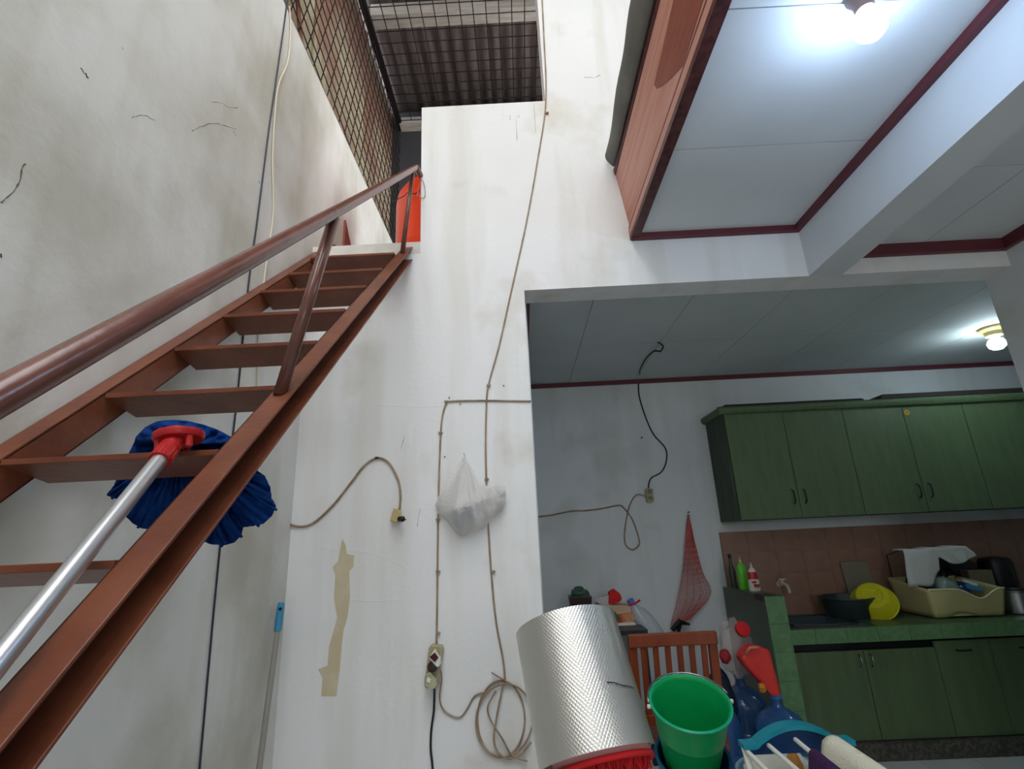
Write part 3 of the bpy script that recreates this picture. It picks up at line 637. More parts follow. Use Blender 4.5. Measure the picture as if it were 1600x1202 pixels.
B().box(.487, .813, 2.581, 2.603, -.83, -.79).build('lower_rail', M_chair, ch, bevel=.003)
for k in range(6):
    x = .515+k*.0545
    B().hexa([(x-.012, 2.586, -.80), (x+.012, 2.586, -.80), (x+.012, 2.598, -.80), (x-.012, 2.598, -.80)], [(x-.012, 2.545, zt0-.05), (x+.012, 2.545, zt0-.05), (x+.012, 2.557, zt0-.05), (x-.012, 2.557, zt0-.05)]).build('slat', M_chair, ch)
B().box(.445, .855, 2.622, 2.99, zs0-.005, zs0+.02).build('seat', M_chair, ch, bevel=.006)

# ------------------------------------------------------------------ drying rack in the foreground
zr = -.58; yE = 1.645
rk = thing('drying_rack', (.8, 1.2, -H), 'folding drying rack with a turquoise end piece and white rods', 'drying rack')
xl, xr_ = .57, .872
def endp(t): return V((xl+(xr_-xl)*t, yE, zr+.042*math.sin(math.pi*min(1, max(0, (t-.12)/.76)))**.8))
T_ = [endp(k/24) for k in range(25)]
b = B(); poly = [p+V((0, 0, .011)) for p in T_]+[p-V((0, 0, .009)) for p in T_[::-1]]
for k in range(24):
    a, c_ = T_[k], T_[k+1]
    b.hexa([a+V((0, -.03, -.006)), c_+V((0, -.03, -.006)), c_+V((0, .012, -.006)), a+V((0, .012, -.006))], [a+V((0, -.03, .006)), c_+V((0, -.03, .006)), c_+V((0, .012, .006)), a+V((0, .012, .006))])
b.build('end_piece', M_turq, rk)
b = B()
for k in range(24):
    a, c_ = T_[k], T_[k+1]
    b.hexa([V((a.x, yE+.004, zr-.03)), V((c_.x, yE+.004, zr-.03)), V((c_.x, yE+.012, zr-.03)), V((a.x, yE+.012, zr-.03))], [a+V((0, .004, -.004)), c_+V((0, .004, -.004)), c_+V((0, .012, -.004)), a+V((0, .012, -.004))])
b.build('inner_panel', M_navy, rk)
rodp = [((1167, 1174), (1212, 1218)), ((1201, 1165), (1262, 1218)), ((1243, 1156), (1310, 1212)), ((1288, 1160), (1400, 1240))]
rods = []
for (a, c_) in rodp:
    p = at(a[0], a[1], Y=yE-.02); q = at(c_[0], c_[1], Z=p.z-.004); q = p+(q-p)*2.2; rods.append((p, q))
    B().tube([p, q], .0062, 10).lathe([(.0062, 0), (.005, .003), (.002, .0045)], p, (p-q), 10).build('rod', M_white, rk, smooth=True)
for x in (xl+.01, xr_-.01):
    B().tube([(x, yE, zr-.005), (x-.01, yE-.45, -H+.01)], .009, 10).build('leg', M_white, rk, smooth=True)
    B().tube([(x+.12, yE-.5, zr-.02), (x-.005, yE-.02, -H+.01)], .009, 10).build('leg', M_white, rk, smooth=True)
B().tube([(xl+.11, yE-.52, zr-.012), (xr_+.2, yE-.52, zr-.012)], .009, 10).build('front_bar', M_white, rk, smooth=True)
def drape(rod, t0, t1, drop, m, name, label, spread=.02, puff=.008, side=1):
    p, q = rod; A_ = p+(q-p)*t0; Bq = p+(q-p)*t1; ac = (q-p).normalized(); sd = ac.cross(V((0, 0, 1))).normalized()
    def fn(u, v):
        s = A_+(Bq-A_)*u; w = (v-.5)*2
        r = .0095+puff; arc = w*1.9
        if abs(w) < .35: a = w/.35*math.pi/2; o = sd*math.sin(a)*r+V((0, 0, math.cos(a)*r))
        else: k = (abs(w)-.35)/.65; o = sd*(1 if w > 0 else -1)*(r+spread*k+.006*math.sin(u*9+k*4))+V((0, 0, -drop*k*(1 if w > 0 else .8)))
        return s+o+sd*.003*math.sin(u*13)*(abs(w))
    return B().grid(fn, 34, 30).build(name, m, smooth=2, solid=.004, label=label, cat='cloth')
drape(rods[2], .22, 1, .16, M_purple, 'purple_cloth', 'dark purple cloth draped over the third white rod of the rack', .012, .004)
drape(rods[3], .075, 1, .12, M_cream2, 'cream_towel', 'thick cream towel draped over the rightmost rod of the rack', .035, .022)

# ------------------------------------------------------------------ kitchen: upper cabinets
YU, XU, ZUT, ZUB, WD = 3.738, 1.528, .8125, .03, .445
def handle(parent, x, y, z0, z1, m=M_black):
    B().tube([(x, y, z0), (x, y-.022, z0+.012), (x, y-.026, (z0+z1)/2), (x, y-.022, z1-.012), (x, y, z1)], .0045, 8).build('handle', m, parent, smooth=2)
def door(parent, x0, x1, z0, z1, y, m, hs, name='door', hz=None, t=.018):
    d = B().box(x0+.002, x1-.002, y, y+t, z0, z1).build(name, m, parent, bevel=.002)
    if hs: handle(d, (x1-.04) if hs > 0 else (x0+.04), y, *hz)
    return d
for k in range(3):
    x0 = XU+k*2*WD; x1 = min(x0+2*WD, 4.36)
    c = thing('wall_cabinet', ((x0+x1)/2, 3.9, ZUB), ['green two-door wall cabinet at the left end, dark side panel showing', 'green two-door wall cabinet in the middle with a small gold ring sticker', 'green two-door wall cabinet cut by the right picture edge'][k], 'cabinet', 'green wall cabinets')
    B().box(x0, x1, YU+.02, YK, ZUB, ZUT).build('body', M_green2, c)
    dz = (ZUB+.1, ZUB+.2)
    door(c, x0+(.012 if k == 0 else 0), x0+WD, ZUB+.004, ZUT-.004, YU, M_green, 1, hz=dz); door(c, x0+WD, x1, ZUB+.004, ZUT-.004, YU, M_green, -1, hz=dz)
    if k == 1:
        q = at(1417, 645, Y=YU-.002); B().lathe([(.011, 0), (.016, .002), (.021, 0)], q+V((0, 0, 0)), (0, -1, 0), 16, cap=False).lathe([(.006, 0), (.004, .002)], q, (0, -1, 0), 8).build('ring_sticker', mat('gold_sticker', (220, 170, 40), .4), c)
cn = thing('cornice', (3, YU, ZUT), 'green rounded cornice running along the top of the wall cabinets', 'cornice')
prof = [(0, -.012), (-.022, -.008), (-.034, .012), (-.034, .03), (-.022, .044), (0, .05)]
B().prism([(XU-.03, YU+y, ZUT+z) for y, z in prof], (2.86, 0, 0)).build('front_moulding', M_green, cn, smooth=True)
B().prism([(XU+y, YU-.02, ZUT+z) for y, z in prof][::-1], (0, YK-YU+.02, 0)).build('side_moulding', M_green, cn, smooth=True)
def board(a, b, z, h, y0, y1, label, name='dark_board'):
    B().prism([(a, y0, z), (a+.02, y0, z+h), (b-.02, y0, z+h), (b, y0, z)], (0, y1-y0, 0)).build(name, mat('dark_brown_board', (44, 34, 32), .8), label=label, cat='board')
x_a, x_b = at(1128, 637, Y=YU).x, at(1350, 628, Y=YU).x
board(x_a, x_b, ZUT+.05, .012, YU-.01, YK-.05, 'thin dark board lying on top of the left wall cabinets')
board(at(1376, 628, Y=YU).x, 4.3, ZUT+.05, .034, YU-.01, YK-.05, 'thicker dark board lying on the right wall cabinets')
# lower counter
XC0, YC = 1.584, 3.5
pr_ = thing('tiled_pier', (1.52, 3.75, -H), 'low green tiled divider wall at the left end of the kitchen counter', 'pier')
B().box(1.463, 1.584, 3.41, YK-.012, -H, -.435).build('core', M_gtile2, pr_)
for j in range(6):
    z1 = -.43-j*.155; z0 = max(z1-.153, -H)
    B().box(1.464, 1.583, 3.4, 3.41, z0, z1).build('tile', M_gtile, pr_)
for i in range(3):
    B().box(1.463, 1.584, 3.41+i*.2, 3.608+i*.2, -.435, -.427).build('tile', M_gtile2, pr_)
q0, q1 = at(1179, 948, Y=3.41), at(1198, 926, Y=3.41)
B().box(1.462, 1.535, 3.42, 3.55, -.46, -.424).build('black_recess_box', M_black, label='black plastic tray sunk into the top of the tiled pier', cat='tray')
ct = thing('worktop', (2.9, 3.8, -.72), 'green tiled kitchen worktop', 'worktop')
SX0, SX1, SY0, SY1 = 1.72, 2.12, 3.62, 3.98
b = B().box(XC0, SX0, YC+.01, YK-.012, -.72, -.646).box(SX1, 4.3, YC+.01, YK-.012, -.72, -.646).box(SX0, SX1, YC+.01, SY0, -.72, -.646).box(SX0, SX1, SY1, YK-.012, -.72, -.646)
b.build('slab', M_grout, ct)
for i in range(14):
    x = XC0+i*.194
    B().box(x+.001, x+.193, YC, YC+.01, -.725, -.641).build('tile', M_gtile, ct)
for i in range(18):
    x = XC0+i*.151
    for j in range(4):
        y = YC+.01+j*.144
        if x+.15 > SX0 and x < SX1 and y+.14 > SY0 and y < SY1: continue
        B().box(x+.001, x+.15, y, y+.1425, -.646, -.640).build('tile', M_counter, ct)
sk_ = thing('sink', ((SX0+SX1)/2, 3.8, -.82), 'stainless steel sink let into the green worktop', 'sink')
b = B(); z = -.64
b.box(SX0-.012, SX1+.012, SY0-.012, SY0+.008, -.642, -.632).box(SX0-.012, SX1+.012, SY1-.008, SY1+.012, -.642, -.632).box(SX0-.012, SX0+.008, SY0, SY1, -.642, -.632).box(SX1-.008, SX1+.012, SY0, SY1, -.642, -.632)
b.build('rim', M_steelw, sk_)
b = B().box(SX0, SX1, SY0, SY1, -.80, -.795).box(SX0, SX0+.004, SY0, SY1, -.795, -.64).box(SX1-.004, SX1, SY0, SY1, -.795, -.64).box(SX0, SX1, SY0, SY0+.004, -.795, -.64).box(SX0, SX1, SY1-.004, SY1, -.795, -.64)
b.build('bowl', mat('blue_steel', (120, 140, 150), .3, .8), sk_)
YF = 3.54
bases = [((1.632, 2.072), (2.072, 2.515), 'green double-door base cabinet under the sink'), ((2.515, 2.854), (2.854, 3.3), 'green base cabinet with a horizontal pull, right of the sink cabinet'), ((3.3, 3.75), (3.75, 4.3), 'green base cabinet at the right end of the counter')]
for k, (da, db, lb) in enumerate(bases):
    c = thing('base_cabinet', ((da[0]+db[1])/2, 3.8, -H), lb, 'cabinet', 'green base cabinets')
    B().box(da[0]-(.045 if k == 0 else 0), db[1], YF+.02, 3.61, -1.265, -.795).box(da[0]-(.045 if k == 0 else 0), db[1], YF+.02, YK-.012, -1.265, -1.25).build('body', M_green2, c)
    if k == 0: B().box(da[0]-.045, db[1], YF+.03, YF+.04, -.796, -.726).build('top_rail_or_shade_strip', M_black, c)  # black board standing in for the strip of shadow below the worktop
    for n_, (a, b2) in enumerate((da, db)):
        d = B().box(a+.002, b2-.002, YF, YF+.018, -1.262, -.778 if k == 0 else -.744).build('door', M_green, c, bevel=.002)
        if k == 0: handle(d, b2-.035 if n_ == 0 else a+.035, YF, -.87, -.80, M_steelw)
        else: B().tube([((a+b2)/2-.045, YF, -.80), ((a+b2)/2-.035, YF-.022, -.80), ((a+b2)/2+.035, YF-.022, -.80), ((a+b2)/2+.045, YF, -.80)], .005, 8).build('handle', M_black, d)
    B().box(da[0]-(.045 if k == 0 else 0), db[1], YF-.03, YK-.02, -H, -1.268).build('kick_board', M_curb, c)
# objects on the counter
ZC_ = -.64
M_cut = mat('pale_board', (132, 128, 108), .7)
B().obox(V((2.46, 4.06, -.46)), (.10, 0, 0), (0, .006, .0), (0, .02, .165)).build('cutting_board', M_cut, label='pale chopping board leaning on the salmon wall tiles', cat='board', bevel=.004)
bs_ = thing('dark_basin', (2.23, 3.86, ZC_), 'dark round basin on the worktop behind the yellow colander', 'basin')
B().lathe([(.13, -.64), (.135, -.635), (.165, -.52), (.175, -.515), (.175, -.508), (.160, -.508), (.128, -.63), (0, -.63)], (2.23, 3.87, 0), seg=40).build('bowl', mat('dark_slate_plastic', (44, 56, 56), .4), bs_, smooth=True)
cl = thing('yellow_colander', (2.37, 3.70, ZC_), 'yellow plastic colander basin tipped on its side on the worktop', 'basin')
M_yel = mat('yellow_plastic', (206, 200, 30), .4)
cd = V((-.42, -.62, .62)).normalized(); oc = V((2.345, 3.76, -.500))
B().lathe([(.130, -.075), (.133, -.069), (.130, -.063), (.104, -.004), (.093, .008), (.062, .010), (.058, .004), (0, .004), ], oc, cd, 44, cap=False).build('bowl', M_yel, cl, smooth=True, solid=.003)
B().lathe([(.129, -.078), (.139, -.076), (.139, -.070), (.129, -.068)], oc, cd, 44, cap=False).build('rim', M_yel, cl, smooth=True, solid=.002)
e1c = cd.cross(V((0, 0, 1))).normalized(); e2c = cd.cross(e1c)
for k in range(22):
    a = 2*math.pi*k/22; e = e1c*math.cos(a)+e2c*math.sin(a); B().tube([oc+e*.099+cd*.004, oc+e*.127-cd*.058], .0022, 5).build('rib', M_yel, cl)
# dish rack
dk = thing('dish_rack', (2.93, 3.82, ZC_), 'cream plastic dish drainer with a wavy rim full of dishes', 'dish rack')
M_rack = mat('cream_plastic', (206, 196, 140), .4)
dx0, dx1, dy0, dy1 = 2.66, 3.10, 3.66, 3.98
def wavy(t, a, b): return a+b*math.cos(t*2*math.pi*1.0)
def frontp(u, v):
    x = dx0+(dx1-dx0)*u; zt_ = -.478+.018*(1-u)-.062*math.exp(-((u-.66)/.17)**2)+.012*u; zb = -.635+.022*max(0, math.sin(u*math.pi*2-.9))
    fl_ = .03*v; return V((x+(u-.5)*.05*v, dy0-fl_, zb+(zt_-zb)*v))
def backp(u, v): p = frontp(u, v); return V((p.x, dy1+(dy0-p.y), p.z+.05*v))
def sidel(u, v): a = frontp(0, v); c_ = backp(0, v); return a+(c_-a)*u
def sider(u, v): a = frontp(1, v); c_ = backp(1, v); return a+(c_-a)*u
B().grid(frontp, 30, 8).build('front_wall', M_rack, dk, smooth=2, solid=.004)
B().grid(backp, 30, 8).build('rear_wall', M_rack, dk, smooth=2, solid=.004)
B().grid(sidel, 12, 8).build('side_wall', M_rack, dk, smooth=2, solid=.004)
B().grid(sider, 12, 8).build('side_wall', M_rack, dk, smooth=2, solid=.004)
B().box(dx0, dx1, dy0, dy1, -.63, -.62).build('tray_floor', M_rack, dk)
B().tube([frontp(k/29, 1) for k in range(30)], .006, 8).build('rim', mat('pale_cream_rim', (224, 220, 180), .4), dk, smooth=2)
M_dish = mat('dark_glazed_dish', (40, 48, 46), .15); M_glass = clearm('grey_glass', (150, 170, 160), .05, .55)
for k, (x, y, z, r, dd, m, lb) in enumerate((
    (2.71, 3.80, -.49, .085, (.75, -.3, .55), M_dish, 'dark plate standing at the left end of the dish rack'),
    (2.80, 3.84, -.45, .13, (-.2, -.55, .8), M_dish, 'large dark bowl upside down under the white cloth'),
    (2.86, 3.77, -.46, .085, (.35, -.5, .75), M_glass, 'clear glass bowl with bright rim in the middle of the dish rack'),
    (2.97, 3.80, -.50, .06, (.1, -.8, .55), mat('navy_cup', (30, 44, 92), .25), 'navy round cup in the right half of the dish rack'),)):
    B().lathe([(r, -.02), (r*.98, 0), (r*.8, .03), (r*.45, .05), (0, .052)], (x, y, z), dd, 32, cap=False).build('dish', m, smooth=True, solid=.004, label=lb, cat='dish')
B().obox((3.035, 3.78, -.475), (.05, 0, -.012), (0, .03, 0), (.004, 0, .014)).build('blue_box', mat('bright_blue_box', (60, 150, 190), .4), label='light blue box lying in the right end of the dish rack', cat='box', bevel=.003)
B().obox((3.03, 3.80, -.445), (.045, 0, -.018), (0, .03, 0), (.003, 0, .010)).build('white_box', M_white, label='white lid lying on the light blue box in the dish rack', cat='lid', bevel=.003)
B().lathe([(.022, -.60), (.024, -.53), (.024, -.50)], (2.925, 3.74, 0), seg=20).build('small_jar', mat('beige_jar', (190, 180, 130), .4), label='small beige jar standing among the dishes', cat='jar', smooth=True)
# cloth over a wire frame above the dishes
co_ = [(2.600, -.215), (2.62, -.205), (2.80, -.2), (2.98, -.2), (3.03, -.24), (3.06, -.285)]
def tow(u, v):
    x = 2.60+u*.43; top = -.203-.012*(1-u); w = v
    drop = (.10+.10*max(0, 1-u*1.9)) if u < .42 else (.10+.02*math.sin(u*9))
    drop = .235 if u < .3 else (.235-.55*(u-.3) if u < .48 else .06+.05*math.sin((u-.48)*6))
    yy = 3.84-.11*min(1, w*2.2); z_ = top-max(0, w-.42)/.58*drop+.004*math.sin(u*17)
    return V((x+.05*w*(u-.1)+.012*math.sin(w*5+u*3), yy-.012*math.sin(u*26)*max(0, w-.3), z_))
B().grid(tow, 44, 20).build('white_dish_cloth', mat('white_cotton', (200, 202, 196), .95, bump=.4, bscale=90), smooth=2, solid=.005, label='white dish cloth draped over the rail above the dish rack', cat='cloth')
wr = thing('towel_rail', (2.85, 3.86, ZC_), 'thin dark wire rail carrying the white dish cloth behind the dish rack', 'rail')
for x in (2.68, 3.0): B().tube([(x, 4.02, -.64), (x, 4.02, -.26), (x, 3.85, -.215)], .004, 8).build('upright', M_black, wr)
B().tube([(2.60, 3.85, -.215), (3.05, 3.85, -.218)], .004, 8).build('bar', M_black, wr)
# pot, pan, boxes at the right
pt = thing('steel_pot', (3.27, 3.72, ZC_), 'stainless steel cooking pot at the right end of the counter', 'pot')
B().lathe([(.115, -.638), (.122, -.63), (.122, -.505), (.128, -.500), (.128, -.495), (.118, -.495), (.118, -.625), (0, -.628)], (3.285, 3.74, 0), seg=40).build('body', M_steelw, pt, smooth=True)
B().box(3.235, 3.285, 3.595, 3.612, -.545, -.525).build('handle', M_black, pt, bevel=.003)
B().obox((3.22, 3.93, -.47), (.085, 0, 0), (0, .035, 0), (0, 0, .09)).build('carton', mat('brown_carton', (116, 104, 84), .8), label='small brown carton standing behind the steel pot', cat='box', bevel=.002)
wk = thing('black_wok', (3.28, 4.0, ZC_), 'black wok propped behind the dish rack and the pot', 'wok')
B().lathe([(.02, 0), (.08, .02), (.15, .06), (.16, .075)], (3.13, 4.05, -.42), (-.05, -.8, .45), 36, cap=False).build('bowl', mat('black_iron', (20, 20, 24), .5), wk, smooth=True, solid=.004)
B().tube([(3.05, 4.0, -.33), (3.0, 3.95, -.42), (3.02, 3.93, -.6)], .007, 8).build('handle', M_black, wk)
B().lathe([(.09, -.64), (.10, -.62), (.10, -.34), (.085, -.31), (.03, -.30)], (3.42, 3.99, 0), seg=32).build('dark_pot', M_black, label='tall black pot at the far right behind the steel pot', cat='pot', smooth=True)
# wall tap
tp = thing('wall_tap', (1.885, 4.02, -.48), 'cream plastic tap on the salmon tiles above the sink', 'tap')
M_tap = mat('cream_tap', (206, 196, 170), .35)
B().tube([(1.885, 4.088, -.43), (1.885, 4.04, -.43)], .013, 12).lathe([(.022, 0), (.022, .006)], (1.885, 4.087, -.43), (0, -1, 0), 16).build('inlet', M_tap, tp, smooth=True)
B().tube(curve([(1.885, 4.05, -.43), (1.888, 4.01, -.428), (1.895, 3.985, -.445), (1.898, 3.978, -.485)], 5), .011, 12).build('spout', M_tap, tp, smooth=2)
B().tube([(1.885, 4.035, -.43), (1.885, 4.035, -.40)], .008, 10).obox((1.885, 4.035, -.395), (.026, 0, 0), (0, .006, 0), (0, 0, .005)).build('lever', M_tap, tp)
# bottles on the pier
def bottle(name, x, y, z, prof, m, label, seg=24, capm=None, capprof=None, body=None, sq=1.):
    t = thing(name, (x, y, z), label, 'bottle')
    B().lathe(prof, (x, y, z), seg=seg, sq=sq).build('body', m, t, smooth=True)
    if capprof: B().lathe(capprof, (x, y, z), seg=16).build('cap', capm, t, smooth=True)
    return t
bottle('green_soap_bottle', 1.508, 3.80, -.427, [(.03, 0), (.034, .01), (.034, .13), (.022, .165), (.010, .175)], mat('lime_soap', (96, 190, 50), .25), 'lime green dish soap bottle standing on the tiled pier', capm=mat('lime_cap', (190, 200, 90), .4), capprof=[(.009, .175), (.009, .19), (.004, .2), (.003, .215)], sq=.7)
t = bottle('soap_dispenser', 1.537, 3.70, -.427, [(.036, 0), (.038, .01), (.036, .06), (.026, .12), (.018, .14), (.008, .146)], mat('white_bottle', (214, 204, 192), .35), 'white soap bottle with red label and pump in front of the lime bottle', capm=mat('pale_pump', (214, 206, 180), .4), capprof=[(.008, .146), (.008, .16), (.004, .165), (.004, .18)], sq=.6)
B().lathe([(.0372, .075), (.0332, .095), (.0275, .12)], (1.537, 3.70, -.427), seg=24, cap=False, sq=.62).build('red_label_band', M_mopred, t, smooth=True)
B().lathe([(.0200, .025), (.0200, .045)], (1.545, 3.682, -.427), seg=10, cap=False).build('label_picture', mat('dark_label_spot', (150, 60, 50), .5), t)
B().obox((1.53, 3.675, -.37), (.014, 0, 0), (0, .002, 0), (0, 0, .006)).build('label_writing', M_mopred, t)
bottle('dark_bottle', 1.478, 3.9, -.427, [(.022, 0), (.024, .01), (.024, .12), (.012, .16), (.010, .20)], mat('dark_grey_bottle', (60, 62, 58), .3), 'slim dark capped bottle behind the lime soap bottle', capm=M_black, capprof=[(.012, .2), (.012, .23), (.004, .232)])

# ------------------------------------------------------------------ kitchen wall cables and net bag
c = pxcable('kitchen_cable', [(1000, 588), (998, 597), (999, 620), (1010, 655), (1022, 680), (1040, 701), (1041, 722), (1033, 738), (1017, 748), (1013, 763)], M_black, .0055, 'black cable hanging from the kitchen ceiling down to the small wall socket', Y=YK)
P_ = [at(1000, 588, Y=YK-.03), at(1000, 578, Z=ZKC-.02), at(1010, 560, Z=ZKC-.015), at(1022, 549, Z=ZKC-.02), at(1032, 549, Z=ZKC-.03), at(1036, 541, Z=ZKC-.02), at(1028, 535, Z=ZKC-.006)]
B().tube(curve(P_, 5), .0055, 8).build('ceiling_run', M_black, c, smooth=2)
so2 = thing('wall_socket', at(1014, 785, Y=YK-.02), 'small cream double socket on the kitchen wall', 'socket')
q = at(1015, 774, Y=YK-.02)
B().box(q.x-.028, q.x+.028, YK-.035, YK, q.z-.052, q.z+.052).build('body', M_old, so2, bevel=.005)
for dz in (-.026, .026): B().lathe([(.018, 0), (.020, .004), (.012, .0041), (.011, .001)], (q.x, YK-.0355, q.z+dz), (0, -1, 0), 16).build('socket_ring', M_cable, so2)
pxcable('kitchen_cable', [(838, 808), (862, 805), (892, 799), (915, 798), (940, 795), (965, 790), (974, 793), (988, 812), (998, 840), (998, 852), (988, 859), (978, 852), (976, 835), (980, 805), (986, 785), (996, 773), (1012, 776, .03)], M_cable, .0055, 'brown cable looping along the kitchen wall into the small socket', Y=YK)
for x, y in ((1075, 801), (1002, 685)):
    q = at(x, y, Y=YK); B().tube([q, q+V((0, -.03, .003))], .005, 8).build('wall_nail', M_black, label='nail holding the red net bag on the kitchen wall' if x > 1050 else 'bare nail in the kitchen wall left of the cable', cat='nail')
nb = thing('net_bag', at(1070, 970, Y=4.06), 'red net bag hanging from a nail on the kitchen wall', 'net bag')
M_net = mat('red_net', (190, 92, 84), .8)
Lp = [(1075, 804), (1071, 850), (1066, 900), (1058, 940), (1048, 978)]; Rp = [(1076, 804), (1086, 850), (1098, 895), (1110, 928), (1078, 968)]
Lc = curve([at(x, y, Y=YK-.03) for x, y in Lp], 6); Rc = curve([at(x, y, Y=YK-.035) for x, y in Rp], 6); NN = len(Lc)
for fam in (0, 1):
    for k in range(-8, 18):
        pts = []
        for i in range(NN):
            s_ = (k+(i*.5 if fam else -i*.5)*.9)/14+(.0 if fam else .6)
            if 0 <= s_ <= 1: pts.append(Lc[i]+(Rc[i]-Lc[i])*s_+V((0, -.02*math.sin(math.pi*s_), 0)))
        if len(pts) > 1: B().tube(pts, .0016, 4).build('net_strand', M_net, nb)
for s_ in (0, 1): B().tube(Lc if s_ == 0 else Rc, .0028, 5).build('net_edge', M_net, nb)
for k in range(3): B().tube([Lc[i]+(Rc[i]-Lc[i])*(.25+.22*k)+V((0, -.015, 0)) for i in range(NN)], .0022, 5).build('net_fold', M_net, nb)
kb = [at(1050, 985, Y=YK-.05), at(1062, 972, Y=YK-.06), at(1078, 976, Y=YK-.06)]
kt = B(); kt.tube(kb, [.018, .022, .006], 8).tube([at(1062, 972, Y=YK-.06), at(1060, 992, Y=YK-.06)], [.02, .01], 8)
kt.build('black_knot', M_black, nb, label='black knotted plastic tail')

# ------------------------------------------------------------------ side table with things, at the kitchen wall
tb = thing('side_table', (.48, 3.8, -H), 'dark side table against the kitchen wall behind the foil roll', 'table')
M_tbl = mat('dark_table', (34, 34, 42), .4)
B().box(.10, .76, 3.56, 4.06, -.64, -.61).build('tabletop', M_tbl, tb, bevel=.003)
for x in (.13, .73):
    for y in (3.6, 4.02): B().box(x-.02, x+.02, y-.02, y+.02, -H, -.64).build('leg', M_tbl, tb)
def bagp(cx, cy, cz, rx, ry, rz, seed, nu=26, nv=16, amp=.22):
    rnd = random.Random(seed); ph = [rnd.uniform(0, 6) for _ in range(8)]
    def fn(u, v):
        a = u*2*math.pi; t = (v-.5)*math.pi
        k = 1+amp*(math.sin(3*a+ph[0]+4*t)*.5+math.sin(5*a+ph[1]-3*t)*.35+math.sin(9*a+ph[2]+7*t)*.2)
        return V((cx+rx*k*math.cos(a)*math.cos(t), cy+ry*k*math.sin(a)*math.cos(t), cz+rz*k*math.sin(t)))
    return B().grid(fn, nu, nv, True)
cup = thing('brown_planter', (.37, 3.86, -.61), 'dark brown square tapered pot on the side table', 'pot')
B().hexa([(.315, 3.8, -.61), (.425, 3.8, -.61), (.425, 3.92, -.61), (.315, 3.92, -.61)], [(.292, 3.78, -.425), (.448, 3.78, -.425), (.448, 3.94, -.425), (.292, 3.94, -.425)]).build('pot', mat('dark_brown_plastic', (52, 28, 24), .4), cup, bevel=.004)
bagp(.37, 3.85, -.42, .062, .06, .05, 21, amp=.25).build('green_glass', clearm('green_glass', (40, 84, 60), .1, .8), label='crumpled green plastic sheet in the brown pot', cat='plastic wrap')
# packets
o = thing('snack_packet', at(945, 950, Y=3.84), 'open red and white foil packet lying on top of the heap on the side table', 'packet')
B().prism([at(x, y, Y=3.80) for x, y in ((952, 926), (960, 921), (969, 928), (972, 936), (969, 941), (958, 944), (951, 944))], (0, .06, 0)).build('red_part', M_red, o, bevel=.004)
B().prism([at(x, y, Y=3.81) for x, y in ((928, 937), (940, 934), (953, 930), (952, 942), (957, 945), (945, 947), (936, 944))], (0, .06, 0)).build('white_part', mat('white_foil', (190, 178, 178), .4), o, bevel=.004)
B().prism([at(x, y, Y=3.78) for x, y in ((934, 946), (985, 947), (988, 962), (955, 964), (936, 955))], (0, .16, 0)).build('paper_bag', mat('beige_paper', (196, 168, 140), .8), label='beige paper packet in the middle of the heap on the side table', cat='packet', bevel=.005)
B().prism([at(x, y, Y=3.75) for x, y in ((955, 963), (990, 958), (994, 968), (985, 976), (962, 976))], (0, .15, 0)).build('food_box', mat('printed_food_box', (200, 150, 110), .6, c2=(190, 60, 40), scale=14), label='cream and red printed box under the beige packet', cat='box', bevel=.003)
B().prism([at(x, y, Y=3.72) for x, y in ((958, 975), (992, 973), (994, 977), (962, 978.5))], (0, .2, 0)).build('white_tray', M_white, label='thin white tray under the printed box on the side table', cat='tray')
lf = thing('spring_onions', at(940, 960, Y=3.76), 'bunch of green onion leaves lying over the side table heap', 'vegetable')
for k in range(6):
    B().tube(curve([at(925+k*2, 950+k*1.5, Y=3.73), at(945, 955+k*1.6, Y=3.72), at(962+k*2, 957+k*2.2, Y=3.72)], 4), [.003]+[.006]*7+[.002], 6).build('leaf', mat('leaf_green', (70, 96, 50), .6), lf)
jb = thing('clear_bottle', at(1012, 980, Y=3.86), 'large clear plastic water bottle with a blue cap tilted behind the chair', 'bottle')
cpb = at(986, 941, Y=3.8); cbb = at(1012, 985, Y=3.82); dj = (cpb-cbb).normalized(); Lj = (cpb-cbb).length
M_clear = clearm('clear_plastic', (196, 204, 214), .08, .38)
B().lathe([(.03, -.09), (.085, -.08), (.09, -.06), (.088, 0), (.084, .06), (.066, .12), (.035, Lj-.05), (.019, Lj-.025), (.018, Lj)], cbb, dj, 28).build('body', M_clear, jb, smooth=True)
B().lathe([(.024, Lj-.012), (.025, Lj+.014), (.022, Lj+.018)], cbb, dj, 20).build('cap', mat('blue_bottle_cap', (70, 104, 190), .4), jb, smooth=True)
q = at(993, 943, Y=3.78); B().tube([at(982, 946, Y=3.78), q, at(1000, 938, Y=3.78)], [.007, .006, .008], 8).build('red_ribbon', M_red, label='red ribbon tied beside the blue bottle cap', cat='ribbon')

# ------------------------------------------------------------------ water jugs, red can, bags by the pier
M_jug = clearm('blue_polycarbonate', (46, 92, 150), .12, .72)
jl = ['blue water jug standing on the floor against the tiled pier', 'blue water jug behind the chair, left of the pier jug', 'blue water jug in the back row near the kitchen wall']
for k, (x, y) in enumerate(((1.30, 3.10), (1.00, 3.22), (1.27, 3.50))):
    t = thing('water_jug', (x, y, -H), jl[k], 'jug', 'water jugs by the pier'); zz = -H
    B().lathe([(.115, 0), (.13, .012), (.133, .05), (.133, .10), (.128, .108), (.133, .116), (.133, .2), (.128, .208), (.133, .216), (.133, .30), (.128, .345), (.105, .385), (.06, .415), (.034, .43), (.027, .45), (.027, .485)], (x, y, zz), seg=36).build('body', M_jug, t, smooth=True)
    B().lathe([(.032, .47), (.033, .49), (.028, .495)], (x, y, zz), seg=20).build('cap', mat('pale_blue_cap', (60, 110, 170), .4), t, smooth=True)
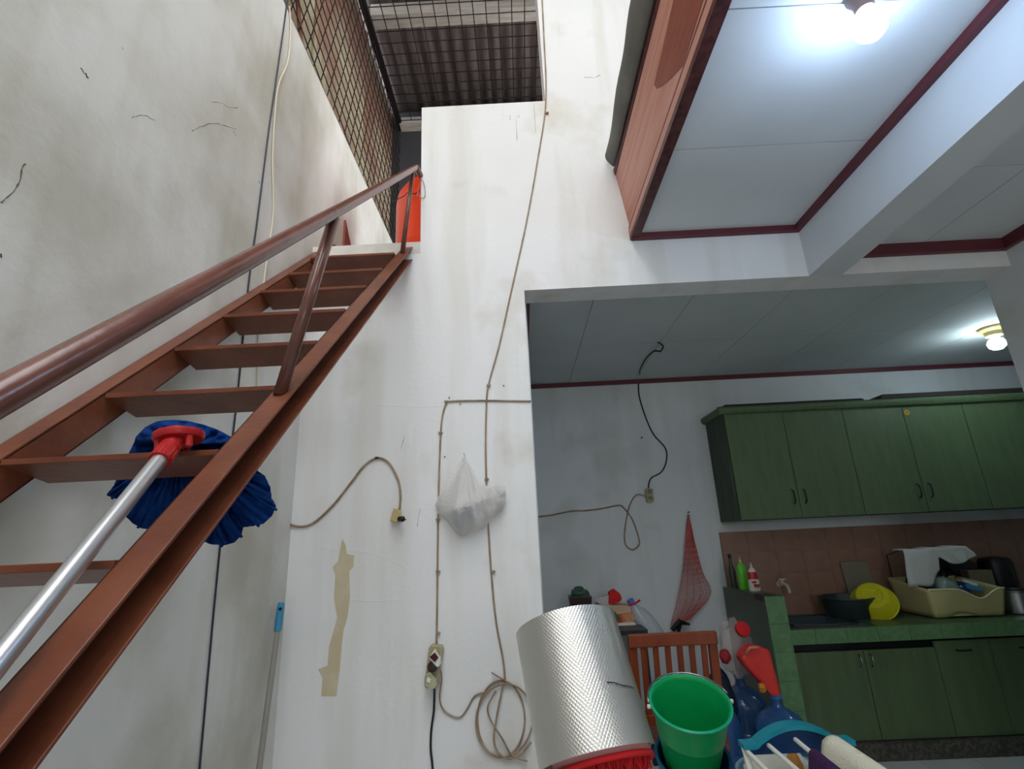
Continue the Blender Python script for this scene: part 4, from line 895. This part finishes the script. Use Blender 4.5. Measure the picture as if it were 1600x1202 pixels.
rcn = thing('red_jerrycan', at(1200, 1090, Y=3.3), 'red plastic jerrycan with yellow cap wedged between jug and pier', 'can')
rp = [(1166, 1016), (1180, 1010), (1204, 1016), (1211, 1045), (1222, 1082), (1218, 1092), (1205, 1088), (1190, 1068), (1168, 1045), (1158, 1030)]
B().prism([at(x, y, Y=3.06) for x, y in rp], (0, .10, 0)).build('body', mat('red_can_plastic', (206, 34, 30), .35, c2=(216, 60, 50), scale=5), rcn, bevel=.02)
B().tube([at(1165, 1022, Y=3.05), at(1172, 1012, Y=3.04), at(1186, 1012, Y=3.04)], .008, 8).build('handle', mat('pink_handle', (214, 120, 110), .4), rcn, smooth=2)
B().lathe([(.018, 0), (.02, .02), (.016, .03)], at(1190, 1072, Y=3.055), (-.2, -.8, -.4), 16).build('cap', mat('ochre_cap', (200, 130, 40), .4), rcn, smooth=True)
M_film = clearm('pink_film', (206, 184, 180), .45, .3)
pb = thing('film_bag', at(1145, 1050, Y=3.3), 'crumpled pinkish clear plastic bag with a red lid stuffed beside the pier', 'bag')
c_ = at(1148, 1012, Y=3.25); bagp(c_.x, c_.y, c_.z, .085, .08, .14, 3).build('film', M_film, pb, smooth=2)
c_ = at(1158, 985, Y=3.20); B().lathe([(.034, 0), (.04, .01), (.04, .03), (.024, .038)], c_, (.1, -.9, .4), 24).build('red_lid', M_red, pb, smooth=True)
c_ = at(1133, 1026, Y=3.2); bagp(c_.x, c_.y, c_.z, .03, .03, .035, 5, amp=.15).build('red_wrapper', mat('dull_red_wrap', (150, 30, 40), .5), label='dull red wrapper beside the chair post', cat='wrapper', smooth=2)
c_ = at(1153, 1050, Y=3.35); b = bagp(1.13, 3.45, -1.05, .085, .08, .22, 9, amp=.12); b.build('dark_sack', mat('dark_blue_sack', (22, 30, 52), .7), label='dark blue sack behind the jugs under the clear bag', cat='sack', smooth=2)
# wipes pack and tub below the rack
q = at(1212, 1190, Y=1.83)
ky = thing('laundry_tub', (q.x+.03, q.y, -H), 'cluttered translucent tub below the drying rack', 'tub')
B().lathe([(.11, -H), (.14, q.z-.05), (.148, q.z-.03), (.138, q.z-.03), (.105, -H+.01), (0, -H+.01)], (q.x+.03, q.y, 0), seg=32).build('tub', clearm('clear_tub', (150, 190, 200), .15, .5), ky, smooth=True)
c_ = q+V((.0, 0, -.02)); bagp(c_.x, c_.y, c_.z, .1, .08, .06, 11).build('white_bundle', mat('white_bundle', (190, 190, 176), .8), ky, smooth=2)
c_ = q+V((.03, -.06, .0)); bagp(c_.x, c_.y, c_.z, .022, .02, .045, 12, amp=.1).build('ochre_bundle', mat('ochre_cloth', (176, 120, 50), .8), ky, smooth=2)
